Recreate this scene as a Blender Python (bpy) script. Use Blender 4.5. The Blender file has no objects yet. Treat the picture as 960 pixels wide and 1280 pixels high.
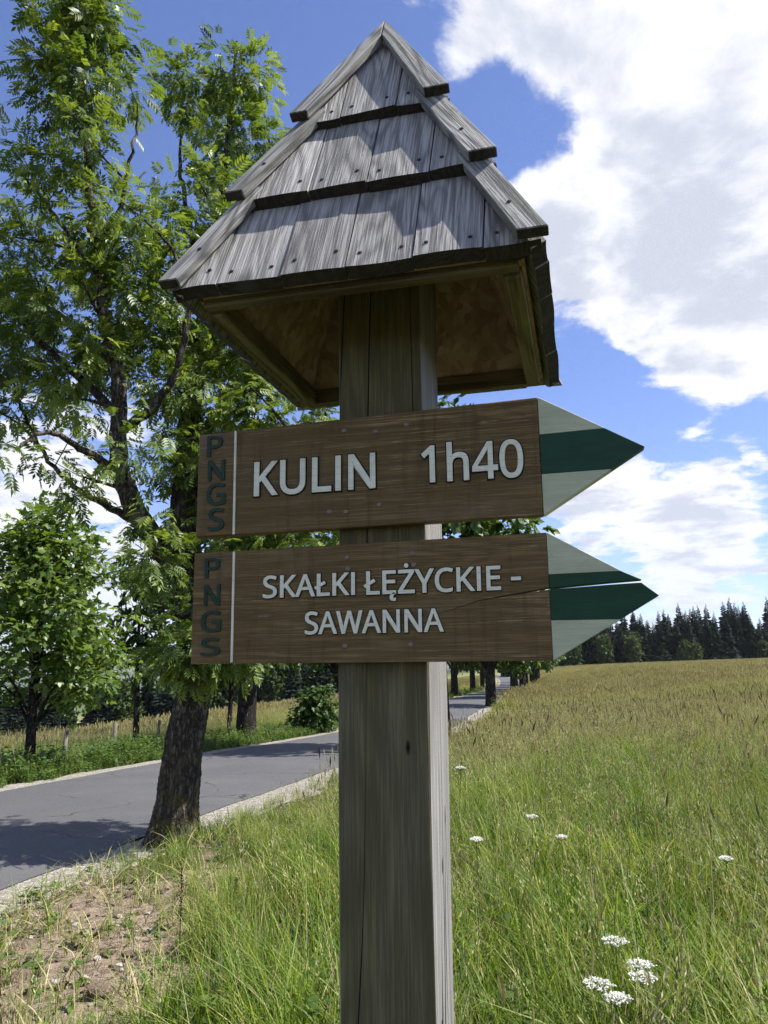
import bpy, math, random
import numpy as np
from mathutils import Matrix, Vector
rng = np.random.default_rng(11)
R = math.radians
scene = bpy.context.scene
COL = scene.collection

# ------------------------------------------------------------------ camera
CAM_Z = 1.6
F_PX, PITCH, ROLL = 984.6, 0.200, -0.0122
cam_d = bpy.data.cameras.new('camera')
cam_d.sensor_fit = 'VERTICAL'; cam_d.sensor_height = 32.0
cam_d.lens = 32.0 * F_PX / 1280.0
cam_d.clip_start = 0.05; cam_d.clip_end = 30000
cam = bpy.data.objects.new('camera', cam_d); COL.objects.link(cam)
cam.matrix_world = (Matrix.Translation((0, 0, CAM_Z)) @ Matrix.Rotation(math.pi / 2 + PITCH, 4, 'X') @ Matrix.Rotation(ROLL, 4, 'Z'))
scene.camera = cam

# ------------------------------------------------------------------ sun, sky, exposure
SUN = Vector((0.587, -0.030, 0.808)).normalized()
sun_d = bpy.data.lights.new('sun', 'SUN'); sun_d.energy = 5.0; sun_d.angle = R(0.53); sun_d.color = (1.0, 0.955, 0.88)
sun = bpy.data.objects.new('sun', sun_d); COL.objects.link(sun)
sun.rotation_euler = (-SUN).to_track_quat('-Z', 'Y').to_euler()
sun.location = (20, 5, 40)
scene.view_settings.view_transform = 'Standard'; scene.view_settings.look = 'None'
scene.view_settings.gamma = 1.0; scene.view_settings.use_curve_mapping = False
scene.view_settings.exposure = 0.95
cy = scene.cycles
cy.max_bounces = 5; cy.diffuse_bounces = 2; cy.glossy_bounces = 2; cy.transmission_bounces = 5
cy.transparent_max_bounces = 6; cy.volume_bounces = 0; cy.caustics_reflective = False; cy.caustics_refractive = False
cy.use_denoising = True; cy.denoising_prefilter = 'NONE'; cy.use_adaptive_sampling = True; cy.adaptive_threshold = 0.02; cy.adaptive_min_samples = 16
cy.sample_clamp_indirect = 6.0


class NT:
    """small node-tree helper"""
    def __init__(s, tree): s.t = tree; tree.nodes.clear()
    def n(s, typ, ins=None, **props):
        nd = s.t.nodes.new(typ)
        for k, v in props.items(): setattr(nd, k, v)
        for k, v in (ins or {}).items():
            sock = nd.inputs[k]
            if isinstance(v, bpy.types.NodeSocket): s.t.links.new(v, sock)
            elif isinstance(v, bpy.types.Node): s.t.links.new(v.outputs[0], sock)
            else: sock.default_value = v
        return nd
    def math(s, op, a, b=0.0, c=None, clamp=False):
        nd = s.t.nodes.new('ShaderNodeMath'); nd.operation = op; nd.use_clamp = clamp
        for i, v in enumerate((a, b) if c is None else (a, b, c)):
            if isinstance(v, (bpy.types.NodeSocket, bpy.types.Node)):
                s.t.links.new(v.outputs[0] if isinstance(v, bpy.types.Node) else v, nd.inputs[i])
            else: nd.inputs[i].default_value = v
        return nd.outputs[0]
    def vmath(s, op, a, b=None, out=0):
        nd = s.t.nodes.new('ShaderNodeVectorMath'); nd.operation = op
        for i, v in enumerate((a, b)):
            if v is None: continue
            if isinstance(v, (bpy.types.NodeSocket, bpy.types.Node)):
                s.t.links.new(v.outputs[0] if isinstance(v, bpy.types.Node) else v, nd.inputs[i])
            else: nd.inputs[i].default_value = v
        return nd.outputs[out]
    def mix(s, f, a, b, mode='MIX'):
        nd = s.t.nodes.new('ShaderNodeMix'); nd.data_type = 'RGBA'; nd.blend_type = mode
        for i, v in ((0, f), (6, a), (7, b)):
            if isinstance(v, (bpy.types.NodeSocket, bpy.types.Node)):
                s.t.links.new(v.outputs[0] if isinstance(v, bpy.types.Node) else v, nd.inputs[i])
            else:
                nd.inputs[i].default_value = v if i == 0 else (tuple(v) + (1,) if len(v) == 3 else v)
        return nd.outputs[2]
    def ramp(s, f, stops, interp='LINEAR'):
        nd = s.t.nodes.new('ShaderNodeValToRGB'); cr = nd.color_ramp; cr.interpolation = interp
        while len(cr.elements) < len(stops): cr.elements.new(0.5)
        for e, (p, c) in zip(cr.elements, stops):
            e.position = p; e.color = tuple(c) + (1,) if len(c) == 3 else c
        s.t.links.new(f, nd.inputs[0]); return nd.outputs[0]
    def smooth(s, v, a, b, lo=0.0, hi=1.0):
        nd = s.t.nodes.new('ShaderNodeMapRange'); nd.interpolation_type = 'SMOOTHSTEP'
        s.t.links.new(v, nd.inputs[0])
        for i, x in zip((1, 2, 3, 4), (a, b, lo, hi)): nd.inputs[i].default_value = x
        return nd.outputs[0]
    def noise(s, vec, scale, detail=2.0, rough=0.5, dist=0.0, out=0):
        nd = s.n('ShaderNodeTexNoise', {'Vector': vec, 'Scale': scale, 'Detail': detail, 'Roughness': rough, 'Distortion': dist})
        return nd.outputs[out]


def pixel_ray(px, py):
    u, v = px - 480.0, py - 640.0
    c, s = math.cos(ROLL), math.sin(ROLL)
    u, v = c * u + s * v, -s * u + c * v
    dx, dz = u / F_PX, -v / F_PX
    return np.array([dx, math.cos(PITCH) - dz * math.sin(PITCH), math.sin(PITCH) + dz * math.cos(PITCH)])


def at(px, py, Y):
    d = pixel_ray(px, py); return np.array([0, 0, CAM_Z]) + d * (Y / d[1])


def build_world():
    w = bpy.data.worlds.new('World'); scene.world = w; w.use_nodes = True
    t = NT(w.node_tree)
    co = t.n('ShaderNodeTexCoord').outputs['Generated']
    sky = t.n('ShaderNodeTexSky', sky_type='NISHITA', sun_disc=False)
    sky.sun_elevation = math.asin(SUN.z); sky.sun_rotation = math.atan2(SUN.x, SUN.y)
    sky.altitude = 750; sky.air_density = 1.0; sky.dust_density = 0.25; sky.ozone_density = 2.2
    skyc = t.mix(1.0, sky.outputs[0], (0.082, 0.083, 0.108), 'MULTIPLY')
    d = t.vmath('NORMALIZE', co)
    sep = t.n('ShaderNodeSeparateXYZ', {0: d})
    zc = t.math('ADD', t.math('MAXIMUM', sep.outputs[2], 0.0), 0.16)
    comb = t.n('ShaderNodeCombineXYZ', {0: t.math('DIVIDE', sep.outputs[0], zc), 1: t.math('DIVIDE', sep.outputs[1], zc), 2: 0.37})
    p = comb.outputs[0]
    # soft lobes for the day's big clouds; negative ones offset extra cover in view
    bias = None
    for (px, py, rad, amt) in [(900, 40, 15, .23), (690, 20, 8, .17), (880, 250, 11, .12), (745, 300, 8.5, .27), (670, 265, 4.5, .16), (560, 10, 5, .17), (880, 420, 8, .20), (1250, 250, 22, .22),
                               (870, 615, 6, .22), (755, 612, 5, .20), (880, 690, 4.5, .18), (840, 745, 3.5, .14), (960, 560, 5, -.18), (880, 655, 3, -.11), (20, 640, 8, .16), (75, 335, 4, .13), (140, 740, 7, .13),
                               (250, 60, 22, -.40), (-60, 160, 17, -.34), (655, 165, 6, -.27), (800, 535, 6, -.22), (700, 450, 5.5, -.20), (450, 480, 15, -.24)]:
        c = pixel_ray(px, py); c = c / np.linalg.norm(c)
        dp = t.n('ShaderNodeVectorMath', {0: d, 1: tuple(c)}, operation='DOT_PRODUCT').outputs['Value']
        b = t.smooth(dp, math.cos(R(rad)), 1.0, 0.0, amt)
        bias = b if bias is None else t.math('ADD', bias, b)
    warp = t.n('ShaderNodeTexNoise', {'Vector': p, 'Scale': 2.2, 'Detail': 2.0})
    pw = t.vmath('ADD', p, t.vmath('SCALE', t.vmath('SUBTRACT', warp.outputs['Color'], (.5, .5, .5)), None))
    pw.node.inputs[1].links[0].from_node.inputs['Scale'].default_value = 0.22
    n1 = t.noise(pw, 4.0, 8.0, 0.62)
    dens = t.math('ADD', n1, bias)
    mask = t.smooth(dens, 0.475, 0.63)  # low threshold adds unseen cloud behind the camera to whiten the fill light
    mask = t.math('MULTIPLY', mask, t.smooth(sep.outputs[2], -0.02, 0.03))
    # thick middles read grey from below, sunny rims stay white
    n2 = t.noise(t.vmath('ADD', pw, (-0.08, 0.05, 0.0)), 4.6, 6.0, 0.58)
    thick = t.math('ADD', t.math('MULTIPLY_ADD', n2, 1.5, -0.25), t.math('MULTIPLY', bias, 0.45))
    shade = t.smooth(thick, 0.50, 0.80)
    cloudc = t.mix(shade, (0.555, 0.56, 0.58), (0.355, 0.375, 0.435))
    low = t.smooth(sep.outputs[2], 0.0, 0.20)
    cloudc = t.mix(low, t.mix(0.5, cloudc, (0.36, 0.41, 0.50)), cloudc)
    col = t.mix(t.math('MULTIPLY', mask, 0.97), skyc, cloudc)
    bg = t.n('ShaderNodeBackground', {'Color': col, 'Strength': 1.0})
    out = t.n('ShaderNodeOutputWorld'); w.node_tree.links.new(bg.outputs[0], out.inputs[0])
    w.cycles.sampling_method = 'AUTOMATIC'
build_world()

# ------------------------------------------------------------------ mesh helpers
def mesh_np(name, V, F, mats=(), mat_idx=None, var=None, smooth=False, uv=None):
    """F: (m,k) int array, or list of such arrays"""
    Fs = [np.asarray(f) for f in (F if isinstance(F, list) else [F]) if len(f)]
    me = bpy.data.meshes.new(name)
    V = np.asarray(V, np.float32)
    me.vertices.add(len(V)); me.vertices.foreach_set('co', V.ravel())
    loops = np.concatenate([f.ravel() for f in Fs]).astype(np.int32)
    tot = np.concatenate([np.full(len(f), f.shape[1]) for f in Fs]).astype(np.int32)
    start = np.concatenate([[0], np.cumsum(tot)[:-1]]).astype(np.int32)
    me.loops.add(len(loops)); me.loops.foreach_set('vertex_index', loops)
    me.polygons.add(len(tot)); me.polygons.foreach_set('loop_start', start); me.polygons.foreach_set('loop_total', tot)
    for m in mats: me.materials.append(m)
    if mat_idx is not None: me.polygons.foreach_set('material_index', np.asarray(mat_idx, np.int32))
    me.polygons.foreach_set('use_smooth', np.full(len(tot), bool(smooth)))
    me.update(calc_edges=True)
    if var is not None:
        a = me.attributes.new('var', 'FLOAT', 'POINT'); a.data.foreach_set('value', np.asarray(var, np.float32))
    me.validate()
    return me


def link(name, me, parent=None, **props):
    o = bpy.data.objects.new(name, me); COL.objects.link(o)
    if parent is not None: o.parent = parent
    for k, v in props.items(): o[k] = v
    return o


def empty(name, loc=(0, 0, 0), **props):
    o = link(name, None, **props); o.location = loc; o.empty_display_size = .2; return o


def copy_tree(o, parent=None):
    c = o.copy(); COL.objects.link(c); c.parent = parent
    for ch in list(o.children): copy_tree(ch, c)
    return c


def box_geo(x0, x1, y0, y1, z0, z1):
    V = [(x, y, z) for x in (x0, x1) for y in (y0, y1) for z in (z0, z1)]
    F = [(0, 1, 3, 2), (4, 6, 7, 5), (0, 4, 5, 1), (2, 3, 7, 6), (0, 2, 6, 4), (1, 5, 7, 3)]
    return V, F


def bevel(me, w=0.002, seg=1):
    import bmesh
    bm = bmesh.new(); bm.from_mesh(me)
    bmesh.ops.recalc_face_normals(bm, faces=bm.faces)
    bmesh.ops.bevel(bm, geom=[e for e in bm.edges if e.is_manifold and e.calc_face_angle(0) > 0.4], offset=w, segments=seg, affect='EDGES', profile=0.6)
    bm.to_mesh(me); bm.free(); return me


def box(name, b, mat, parent, bev=0.002, **props):
    V, F = box_geo(*b); me = bpy.data.meshes.new(name); me.from_pydata(V, [], F); me.materials.append(mat)
    if bev: bevel(me, bev)
    return link(name, me, parent, **props)


def prism(name, poly, y0, y1, mat, parent, bev=0.0015, **props):
    """poly: list of (x,z) -> prism between y0 (front) and y1"""
    n = len(poly)
    V = [(x, y0, z) for x, z in poly] + [(x, y1, z) for x, z in poly]
    F = [tuple(range(n)), tuple(range(2 * n - 1, n - 1, -1))] + [(i, i + n, (i + 1) % n + n, (i + 1) % n) for i in range(n)]
    me = bpy.data.meshes.new(name); me.from_pydata(V, [], F); me.materials.append(mat)
    bevel(me, bev) if bev else None
    return link(name, me, parent, **props)


def catmull(P, n):
    P = np.asarray(P, float); Q = np.vstack([2 * P[0] - P[1], P, 2 * P[-1] - P[-2]])
    out = []
    for i in range(1, len(Q) - 2):
        t = np.linspace(0, 1, n, endpoint=False)[:, None]
        a, b, c, d = Q[i - 1:i + 3]
        out.append(.5 * (2 * b + (c - a) * t + (2 * a - 5 * b + 4 * c - d) * t ** 2 + (3 * b - a - 3 * c + d) * t ** 3))
    out.append(P[-1:]); return np.vstack(out)


class Tubes:
    def __init__(s): s.V = []; s.F = []; s.n = 0
    def add(s, path, rad, sides=6, wob=None):
        path = np.asarray(path, float); m = len(path)
        rad = np.broadcast_to(np.asarray(rad, float), (m,))
        T = np.gradient(path, axis=0); T /= np.linalg.norm(T, axis=1)[:, None] + 1e-9
        ref = np.array([1., 0, 0]) if abs(T[:, 0]).mean() < .8 else np.array([0, 1., 0])
        A = np.cross(T, ref); A /= np.linalg.norm(A, axis=1)[:, None] + 1e-9
        B = np.cross(T, A)
        th = np.arange(sides) * 2 * np.pi / sides
        rr = rad[:, None] * (np.ones((m, sides)) if wob is None else wob(path, th))
        V = path[:, None, :] + rr[..., None] * (np.cos(th)[None, :, None] * A[:, None, :] + np.sin(th)[None, :, None] * B[:, None, :])
        s.V.append(V.reshape(-1, 3))
        i, j = np.meshgrid(np.arange(m - 1), np.arange(sides), indexing='ij'); k = (j + 1) % sides
        s.F.append((np.stack([i * sides + j, i * sides + k, (i + 1) * sides + k, (i + 1) * sides + j], -1).reshape(-1, 4)) + s.n)
        s.n += m * sides
    def mesh(s, name, mat, smooth=True): return mesh_np(name, np.vstack(s.V), np.vstack(s.F), [mat], smooth=smooth)


def scatter(tV, tF, pos, rot, sc):
    """copies of one template merged into arrays; rot (N,3,3)"""
    N, n = len(pos), len(tV)
    V = np.einsum('nij,kj->nki', rot, tV) * np.asarray(sc)[:, None, None] + pos[:, None, :]
    F = (np.asarray(tF)[None] + (np.arange(N) * n)[:, None, None]).reshape(-1, np.asarray(tF).shape[1])
    return V.reshape(-1, 3), F


def frames(direction, up_jit, g):
    """rotation matrices whose x axis follows direction, z axis roughly up with jitter"""
    X = direction / (np.linalg.norm(direction, axis=1)[:, None] + 1e-9)
    U = np.array([0, 0, 1.]) + g.normal(0, up_jit, X.shape)
    Y = np.cross(U, X); Y /= np.linalg.norm(Y, axis=1)[:, None] + 1e-9
    Z = np.cross(X, Y)
    return np.stack([X, Y, Z], -1)

# ------------------------------------------------------------------ materials
def new_mat(name):
    m = bpy.data.materials.new(name); m.use_nodes = True; return m, NT(m.node_tree)


def finish(m, t, shader):
    o = t.n('ShaderNodeOutputMaterial'); m.node_tree.links.new(shader.outputs[0] if isinstance(shader, bpy.types.Node) else shader, o.inputs[0]); return m


def bsdf(t, col, rough=0.8, spec=0.25, bump=None, bstr=0.5, bdist=0.002):
    ins = {'Base Color': col if not isinstance(col, tuple) else col + (1,), 'Roughness': rough, 'Specular IOR Level': spec}
    if bump is not None:
        b = t.n('ShaderNodeBump', {'Height': bump, 'Strength': bstr, 'Distance': bdist}); ins['Normal'] = b.outputs[0]
    return t.n('ShaderNodeBsdfPrincipled', ins)


def wood(name, dark, light, axis, front_tone=None, endgrain_shade=None, tint=None, cracks=0.0, contrast=1.0, moss=None, worn=None, rings=9.0, rough=0.85):
    m, t = new_mat(name)
    co = t.n('ShaderNodeTexCoord').outputs['Object']
    rnd = t.n('ShaderNodeObjectInfo').outputs['Random']
    off = t.n('ShaderNodeCombineXYZ', {0: t.math('MULTIPLY', rnd, 37.0), 1: t.math('MULTIPLY', rnd, 91.0), 2: t.math('MULTIPLY', rnd, 53.0)})
    def mapped(ac, al):
        s = [ac, ac, ac]; s[axis] = al
        return t.vmath('ADD', t.vmath('MULTIPLY', co, tuple(s)), off.outputs[0])
    broad = t.noise(mapped(11, 1.5), 1.0, 1.5, 0.45, 0.35)
    ring = t.math('SINE', t.math('MULTIPLY', broad, rings * 2 * math.pi))
    ring = t.math('POWER', t.math('MULTIPLY_ADD', ring, 0.5, 0.5), 0.6)
    fiber = t.smooth(t.noise(mapped(420, 9), 1.0, 3.0, 0.65), 0.32, 0.68)
    fiber2 = t.noise(mapped(90, 2.5), 1.0, 3.0, 0.55)
    blot = t.noise(mapped(7, 3), 1.0, 4.0, 0.6)
    g = t.math('ADD', t.math('MULTIPLY', ring, 0.36 * contrast), t.math('ADD', t.math('MULTIPLY', fiber, 0.36), t.math('MULTIPLY', fiber2, 0.62)))
    f = t.smooth(g, 0.42, 0.98)
    col = t.mix(f, dark, light)
    col = t.mix(t.smooth(blot, 0.42, 0.75, 0.0, 0.35), col, tuple(x * 0.45 for x in light))
    tone = t.math('MULTIPLY_ADD', rnd, 0.35, 0.82)
    col = t.mix(1.0, col, t.n('ShaderNodeCombineColor', {0: tone, 1: tone, 2: tone}).outputs[0], 'MULTIPLY')
    h = t.math('ADD', t.math('MULTIPLY', ring, 0.5), t.math('ADD', fiber, fiber2))
    if tint: col = t.mix(t.smooth(t.noise(mapped(5, 1.2), 1.0, 3.0), 0.42, 0.68, 0, 0.6), col, tint)
    if moss: col = t.mix(t.smooth(t.noise(mapped(16, 8), 1.0, 5.0, 0.65), 0.5, 0.72, 0, 0.75), col, moss)
    if endgrain_shade:  # darkens end faces: weathered end grain plus painted shade of the eave edges
        en = t.math('ABSOLUTE', t.n('ShaderNodeSeparateXYZ', {0: t.n('ShaderNodeTexCoord').outputs['Normal']}).outputs[axis])
        col = t.mix(t.smooth(en, 0.55, 0.8), col, t.mix(f, tuple(x * .5 for x in endgrain_shade), endgrain_shade))
    if front_tone:  # faces on the front side take this darker colour
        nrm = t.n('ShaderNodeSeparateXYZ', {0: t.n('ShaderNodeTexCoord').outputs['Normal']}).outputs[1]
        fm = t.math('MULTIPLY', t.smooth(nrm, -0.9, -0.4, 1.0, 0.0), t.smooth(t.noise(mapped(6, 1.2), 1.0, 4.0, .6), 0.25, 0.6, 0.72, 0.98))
        col = t.mix(fm, col, t.mix(f, tuple(x * .55 for x in front_tone), front_tone))
    if cracks:
        c1 = t.math('ABSOLUTE', t.math('SUBTRACT', t.noise(mapped(17, 0.55), 1.0, 1.0, 0.4), 0.52))
        lim = t.smooth(t.noise(mapped(9, 1.3), 1.0, 2.0), 0.42, 0.60, 0.0, cracks)
        ck = t.math('LESS_THAN', c1, lim)
        kn = t.n('ShaderNodeTexVoronoi', {'Vector': mapped(8, 2.6), 'Scale': 1.0, 'Randomness': 1.0}).outputs['Distance']
        ck2 = t.math('MAXIMUM', ck, t.smooth(kn, 0.025, 0.045, 1.0, 0.0))
        col = t.mix(ck2, col, (0.006, 0.005, 0.004)); h = t.math('SUBTRACT', h, t.math('MULTIPLY', ck2, 3.0))
    else:
        kn = t.n('ShaderNodeTexVoronoi', {'Vector': mapped(7, 3.2), 'Scale': 1.0, 'Randomness': 1.0}).outputs['Distance']
        col = t.mix(t.smooth(kn, 0.05, 0.16, 0.8, 0.0), col, tuple(x * 0.4 for x in dark))
    if worn:
        wv = t.math('MULTIPLY', t.smooth(t.noise(mapped(420, 14), 1.0, 4.0, 0.7), 0.57, 0.66), t.smooth(t.noise(mapped(16, 4), 1.0, 4.0, 0.6), 0.44, 0.62))
        col = t.mix(t.math('MULTIPLY', wv, 0.6), col, worn)
        drip = t.noise(t.vmath('ADD', t.vmath('MULTIPLY', co, (75, 75, 5)), off.outputs[0]), 1.0, 4.0, 0.6)
        col = t.mix(t.smooth(drip, 0.5, 0.75, 0, 0.45), col, tuple(x * .5 for x in dark))
        fade = t.noise(t.vmath('ADD', t.vmath('MULTIPLY', co, (9, 9, 14)), off.outputs[0]), 1.0, 5.0, 0.65)
        col = t.mix(t.smooth(fade, 0.5, 0.75, 0, 0.35), col, tuple(x * .6 for x in worn))
    return finish(m, t, bsdf(t, col, rough, 0.2, h, 0.55, 0.0012))


W_GREY = wood('weathered_grey_wood', (0.165, 0.160, 0.150), (0.48, 0.462, 0.432), 1, rings=18, contrast=0.7, endgrain_shade=(0.060, 0.054, 0.044))
W_HIP = wood('weathered_hip_wood', (0.11, 0.11, 0.105), (0.38, 0.375, 0.35), 1, rings=16, endgrain_shade=(0.060, 0.054, 0.044), moss=(0.16, 0.165, 0.12))
W_POST = wood('post_wood', (0.17, 0.163, 0.155), (0.36, 0.35, 0.335), 2, tint=(0.21, 0.205, 0.185), front_tone=(0.160, 0.138, 0.063), cracks=0.0075, contrast=0.5)
W_FENCE = wood('fence_wood', (0.075, 0.068, 0.055), (0.20, 0.185, 0.155), 2)
W_BATTEN = wood('mossy_batten_wood', (0.075, 0.060, 0.038), (0.21, 0.175, 0.105), 0, moss=(0.12, 0.125, 0.045))
W_BATTENY = wood('mossy_side_batten_wood', (0.11, 0.09, 0.05), (0.26, 0.25, 0.12), 1, moss=(0.17, 0.20, 0.07))
W_SIGN = wood('brown_stained_wood', (0.104, 0.066, 0.024), (0.226, 0.150, 0.060), 0, contrast=0.45, worn=(0.42, 0.31, 0.20), rings=14, rough=0.6, tint=(0.130, 0.092, 0.039))


def painted(name, c, rough=0.55, var=0.12, worn=None):
    m, t = new_mat(name); co = t.n('ShaderNodeTexCoord').outputs['Object']
    n = t.noise(t.vmath('MULTIPLY', co, (14, 40, 60)), 1.0, 5.0, 0.6)
    col = t.mix(t.smooth(n, 0.35, 0.7), tuple(x * (1 - var) for x in c), tuple(min(1, x * (1 + var)) for x in c))
    n2 = t.noise(t.vmath('MULTIPLY', co, (26, 200, 460)), 1.0, 4.0, 0.65)
    col = t.mix(t.smooth(n2, 0.3, 0.75, 0.0, 0.30), col, tuple(x * 0.55 for x in c))
    dirt = t.noise(t.vmath('MULTIPLY', co, (9, 20, 22)), 1.0, 6.0, 0.7)
    col = t.mix(t.smooth(dirt, 0.5, 0.72, 0, 0.45), col, tuple(x * 0.55 + .012 for x in c))
    if worn:
        ch = t.noise(t.vmath('MULTIPLY', co, (70, 200, 260)), 1.0, 5.0, 0.7)
        col = t.mix(t.smooth(ch, 0.66, 0.70, 0, 0.8), col, worn)
    return finish(m, t, bsdf(t, col, rough, 0.3, n2, 0.35, 0.001))


P_WHITE = painted('off_white_paint', (0.50, 0.52, 0.345), var=0.07, worn=(0.17, 0.15, 0.11))
P_GREEN = painted('dark_green_paint', (0.006, 0.050, 0.020), 0.5, 0.15, worn=(0.022, 0.062, 0.034))
P_DGREEN = painted('faded_green_paint', (0.014, 0.044, 0.026), 0.6, 0.2)
P_EDGE = painted('groove_shade_outline', (0.012, 0.009, 0.007), 0.8)  # dark outline colour, painted shade of the routed groove round each letter
def letter_mat():
    m, t = new_mat('cracked_letter_paint'); co = t.n('ShaderNodeTexCoord').outputs['Object']
    sp = t.n('ShaderNodeSeparateXYZ', {0: co})
    n = t.noise(co, 30, 3.0)
    w = t.math('FRACT', t.math('ADD', t.math('MULTIPLY', sp.outputs[2], 85.0), t.math('MULTIPLY', n, 1.6)))
    ck = t.math('MULTIPLY', t.smooth(w, 0.0, 0.07, 1, 0), t.smooth(t.noise(co, 75, 2.0), 0.44, 0.56))
    col = t.mix(t.smooth(n, .3, .7), (0.66, 0.655, 0.50), (0.82, 0.805, 0.64))
    col = t.mix(t.math('MULTIPLY', ck, 0.6), col, (0.09, 0.09, 0.07))
    return finish(m, t, bsdf(t, col, 0.55, 0.3))
P_LETTER = letter_mat()


def osb_mat():
    m, t = new_mat('flake_board'); co = t.n('ShaderNodeTexCoord').outputs['Object']
    v = t.n('ShaderNodeTexVoronoi', {'Vector': t.vmath('ADD', t.vmath('MULTIPLY', co, (70, 120, 30)), t.vmath('SCALE', t.n('ShaderNodeTexNoise', {'Vector': co, 'Scale': 22.0}).outputs['Color'])), 'Scale': 1.0})
    for nd in t.t.nodes:
        if nd.type == 'VECT_MATH' and nd.operation == 'SCALE': nd.inputs['Scale'].default_value = 1.6
    hv = t.n('ShaderNodeSeparateColor', {0: v.outputs['Color']}).outputs[0]
    col = t.ramp(hv, [(0, (0.30, 0.20, 0.145)), (0.5, (0.41, 0.285, 0.205)), (1, (0.52, 0.39, 0.28))])
    n = t.noise(co, 9, 5.0, 0.65)
    col = t.mix(t.smooth(n, 0.4, 0.70, 0, 0.6), col, (0.21, 0.13, 0.085))
    return finish(m, t, bsdf(t, col, 0.85, 0.2, hv, 0.7, 0.003))
OSB = osb_mat()
def metal(name, c, r): m, t = new_mat(name); return finish(m, t, t.n('ShaderNodeBsdfPrincipled', {'Base Color': c + (1,), 'Metallic': 0.7, 'Roughness': r}))
RUST = metal('rusty_nail_iron', (0.035, 0.028, 0.024), 0.6)
SCREW = metal('dull_screw_steel', (0.20, 0.17, 0.13), 0.55)


def leaf_mat(name, ramp, trans=0.35, tcol=(1.25, 1.25, 0.5), rough=0.45, spec=0.35, pos_tint=None, wide=0.0, patch=None):
    m, t = new_mat(name)
    var = t.n('ShaderNodeAttribute', attribute_name='var', attribute_type='GEOMETRY').outputs['Fac']
    rnd = t.n('ShaderNodeObjectInfo').outputs['Random']
    f = t.math('ADD', var, t.math('MULTIPLY', t.math('SUBTRACT', rnd, 0.5), wide), clamp=True)
    if patch:
        f = t.math('ADD', f, t.math('MULTIPLY', t.math('SUBTRACT', t.noise(t.n('ShaderNodeNewGeometry').outputs['Position'], patch[0], 3.0, .6), .5), patch[1]), clamp=True)
    col = t.ramp(f, ramp)
    if pos_tint:
        pos = t.n('ShaderNodeNewGeometry').outputs['Position']
        n = t.noise(pos, pos_tint[0], 4.0, 0.6)
        col = t.mix(t.smooth(n, 0.42, 0.66, 0, pos_tint[2]), col, pos_tint[1])
    pb = t.n('ShaderNodeBsdfPrincipled', {'Base Color': col, 'Roughness': rough, 'Specular IOR Level': spec})
    tc = t.mix(1.0, col, tcol, 'MULTIPLY')
    tr = t.n('ShaderNodeBsdfTranslucent', {'Color': tc})
    return finish(m, t, t.n('ShaderNodeMixShader', {0: trans, 1: pb.outputs[0], 2: tr.outputs[0]}))


L_ASH = leaf_mat('ash_leaf', [(0, (0.050, 0.088, 0.020)), (0.5, (0.125, 0.185, 0.034)), (1, (0.240, 0.305, 0.060))], trans=0.44, spec=0.4, rough=0.42)
L_MAPLE = leaf_mat('maple_leaf', [(0, (0.055, 0.105, 0.022)), (0.5, (0.115, 0.185, 0.036)), (1, (0.200, 0.265, 0.060))], trans=0.42, spec=0.45, rough=0.4)
L_ROAD = leaf_mat('roadside_leaf', [(0, (0.036, 0.072, 0.018)), (0.6, (0.080, 0.140, 0.028)), (1, (0.155, 0.22, 0.044))], trans=0.36)
L_DARK = leaf_mat('shrub_leaf', [(0, (0.035, 0.072, 0.018)), (1, (0.085, 0.145, 0.030))], trans=0.35)
L_FAR = leaf_mat('woodland_leaf', [(0, (0.028, 0.052, 0.018)), (1, (0.100, 0.140, 0.042))], trans=0.25, spec=0.15, wide=0.5)
L_SPRUCE = leaf_mat('spruce_needle', [(0, (0.010, 0.018, 0.013)), (1, (0.024, 0.038, 0.023))], trans=0.10, spec=0.1, wide=0.5)
G_GREEN = leaf_mat('grass_blade', [(0, (0.042, 0.095, 0.010)), (0.5, (0.125, 0.215, 0.018)), (0.85, (0.25, 0.335, 0.045)), (1, (0.44, 0.43, 0.16))], trans=0.42, tcol=(1.2, 1.15, 0.6), wide=0.35, pos_tint=(0.5, (0.18, 0.205, 0.045), 0.4), rough=0.5, spec=0.25, patch=(1.3, 1.3))
G_VERGE = leaf_mat('verge_grass_blade', [(0, (0.05, 0.10, 0.016)), (0.6, (0.095, 0.165, 0.024)), (1, (0.17, 0.22, 0.05))], trans=0.38, tcol=(1.2, 1.15, 0.6), wide=0.35)
G_DRY = leaf_mat('dry_grass_blade', [(0, (0.18, 0.20, 0.055)), (0.5, (0.34, 0.32, 0.13)), (1, (0.50, 0.44, 0.25))], trans=0.3, tcol=(1.1, 1.0, 0.7), wide=0.5, rough=0.6)
G_HEAD = leaf_mat('grass_seed_head', [(0, (0.26, 0.225, 0.095)), (0.5, (0.42, 0.37, 0.17)), (1, (0.56, 0.51, 0.27))], trans=0.3, tcol=(1, 1, 0.8), wide=0.6, rough=0.7)
G_HEAD2 = leaf_mat('dark_seed_head', [(0, (0.085, 0.058, 0.040)), (1, (0.20, 0.145, 0.09))], trans=0.25, tcol=(1, 1, 0.8), wide=0.6, rough=0.7)
G_FAR = leaf_mat('far_meadow_blade', [(0, (0.21, 0.24, 0.055)), (0.5, (0.34, 0.35, 0.10)), (1, (0.50, 0.47, 0.19))], trans=0.3, tcol=(1.1, 1.0, 0.7), wide=0.5, patch=(.25, .7), pos_tint=(0.11, (0.23, 0.27, 0.065), 0.5), rough=0.6)
G_WEED = leaf_mat('weed_leaf', [(0, (0.050, 0.10, 0.022)), (0.6, (0.090, 0.155, 0.032)), (1, (0.16, 0.20, 0.05))], trans=0.35, wide=0.4)
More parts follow.
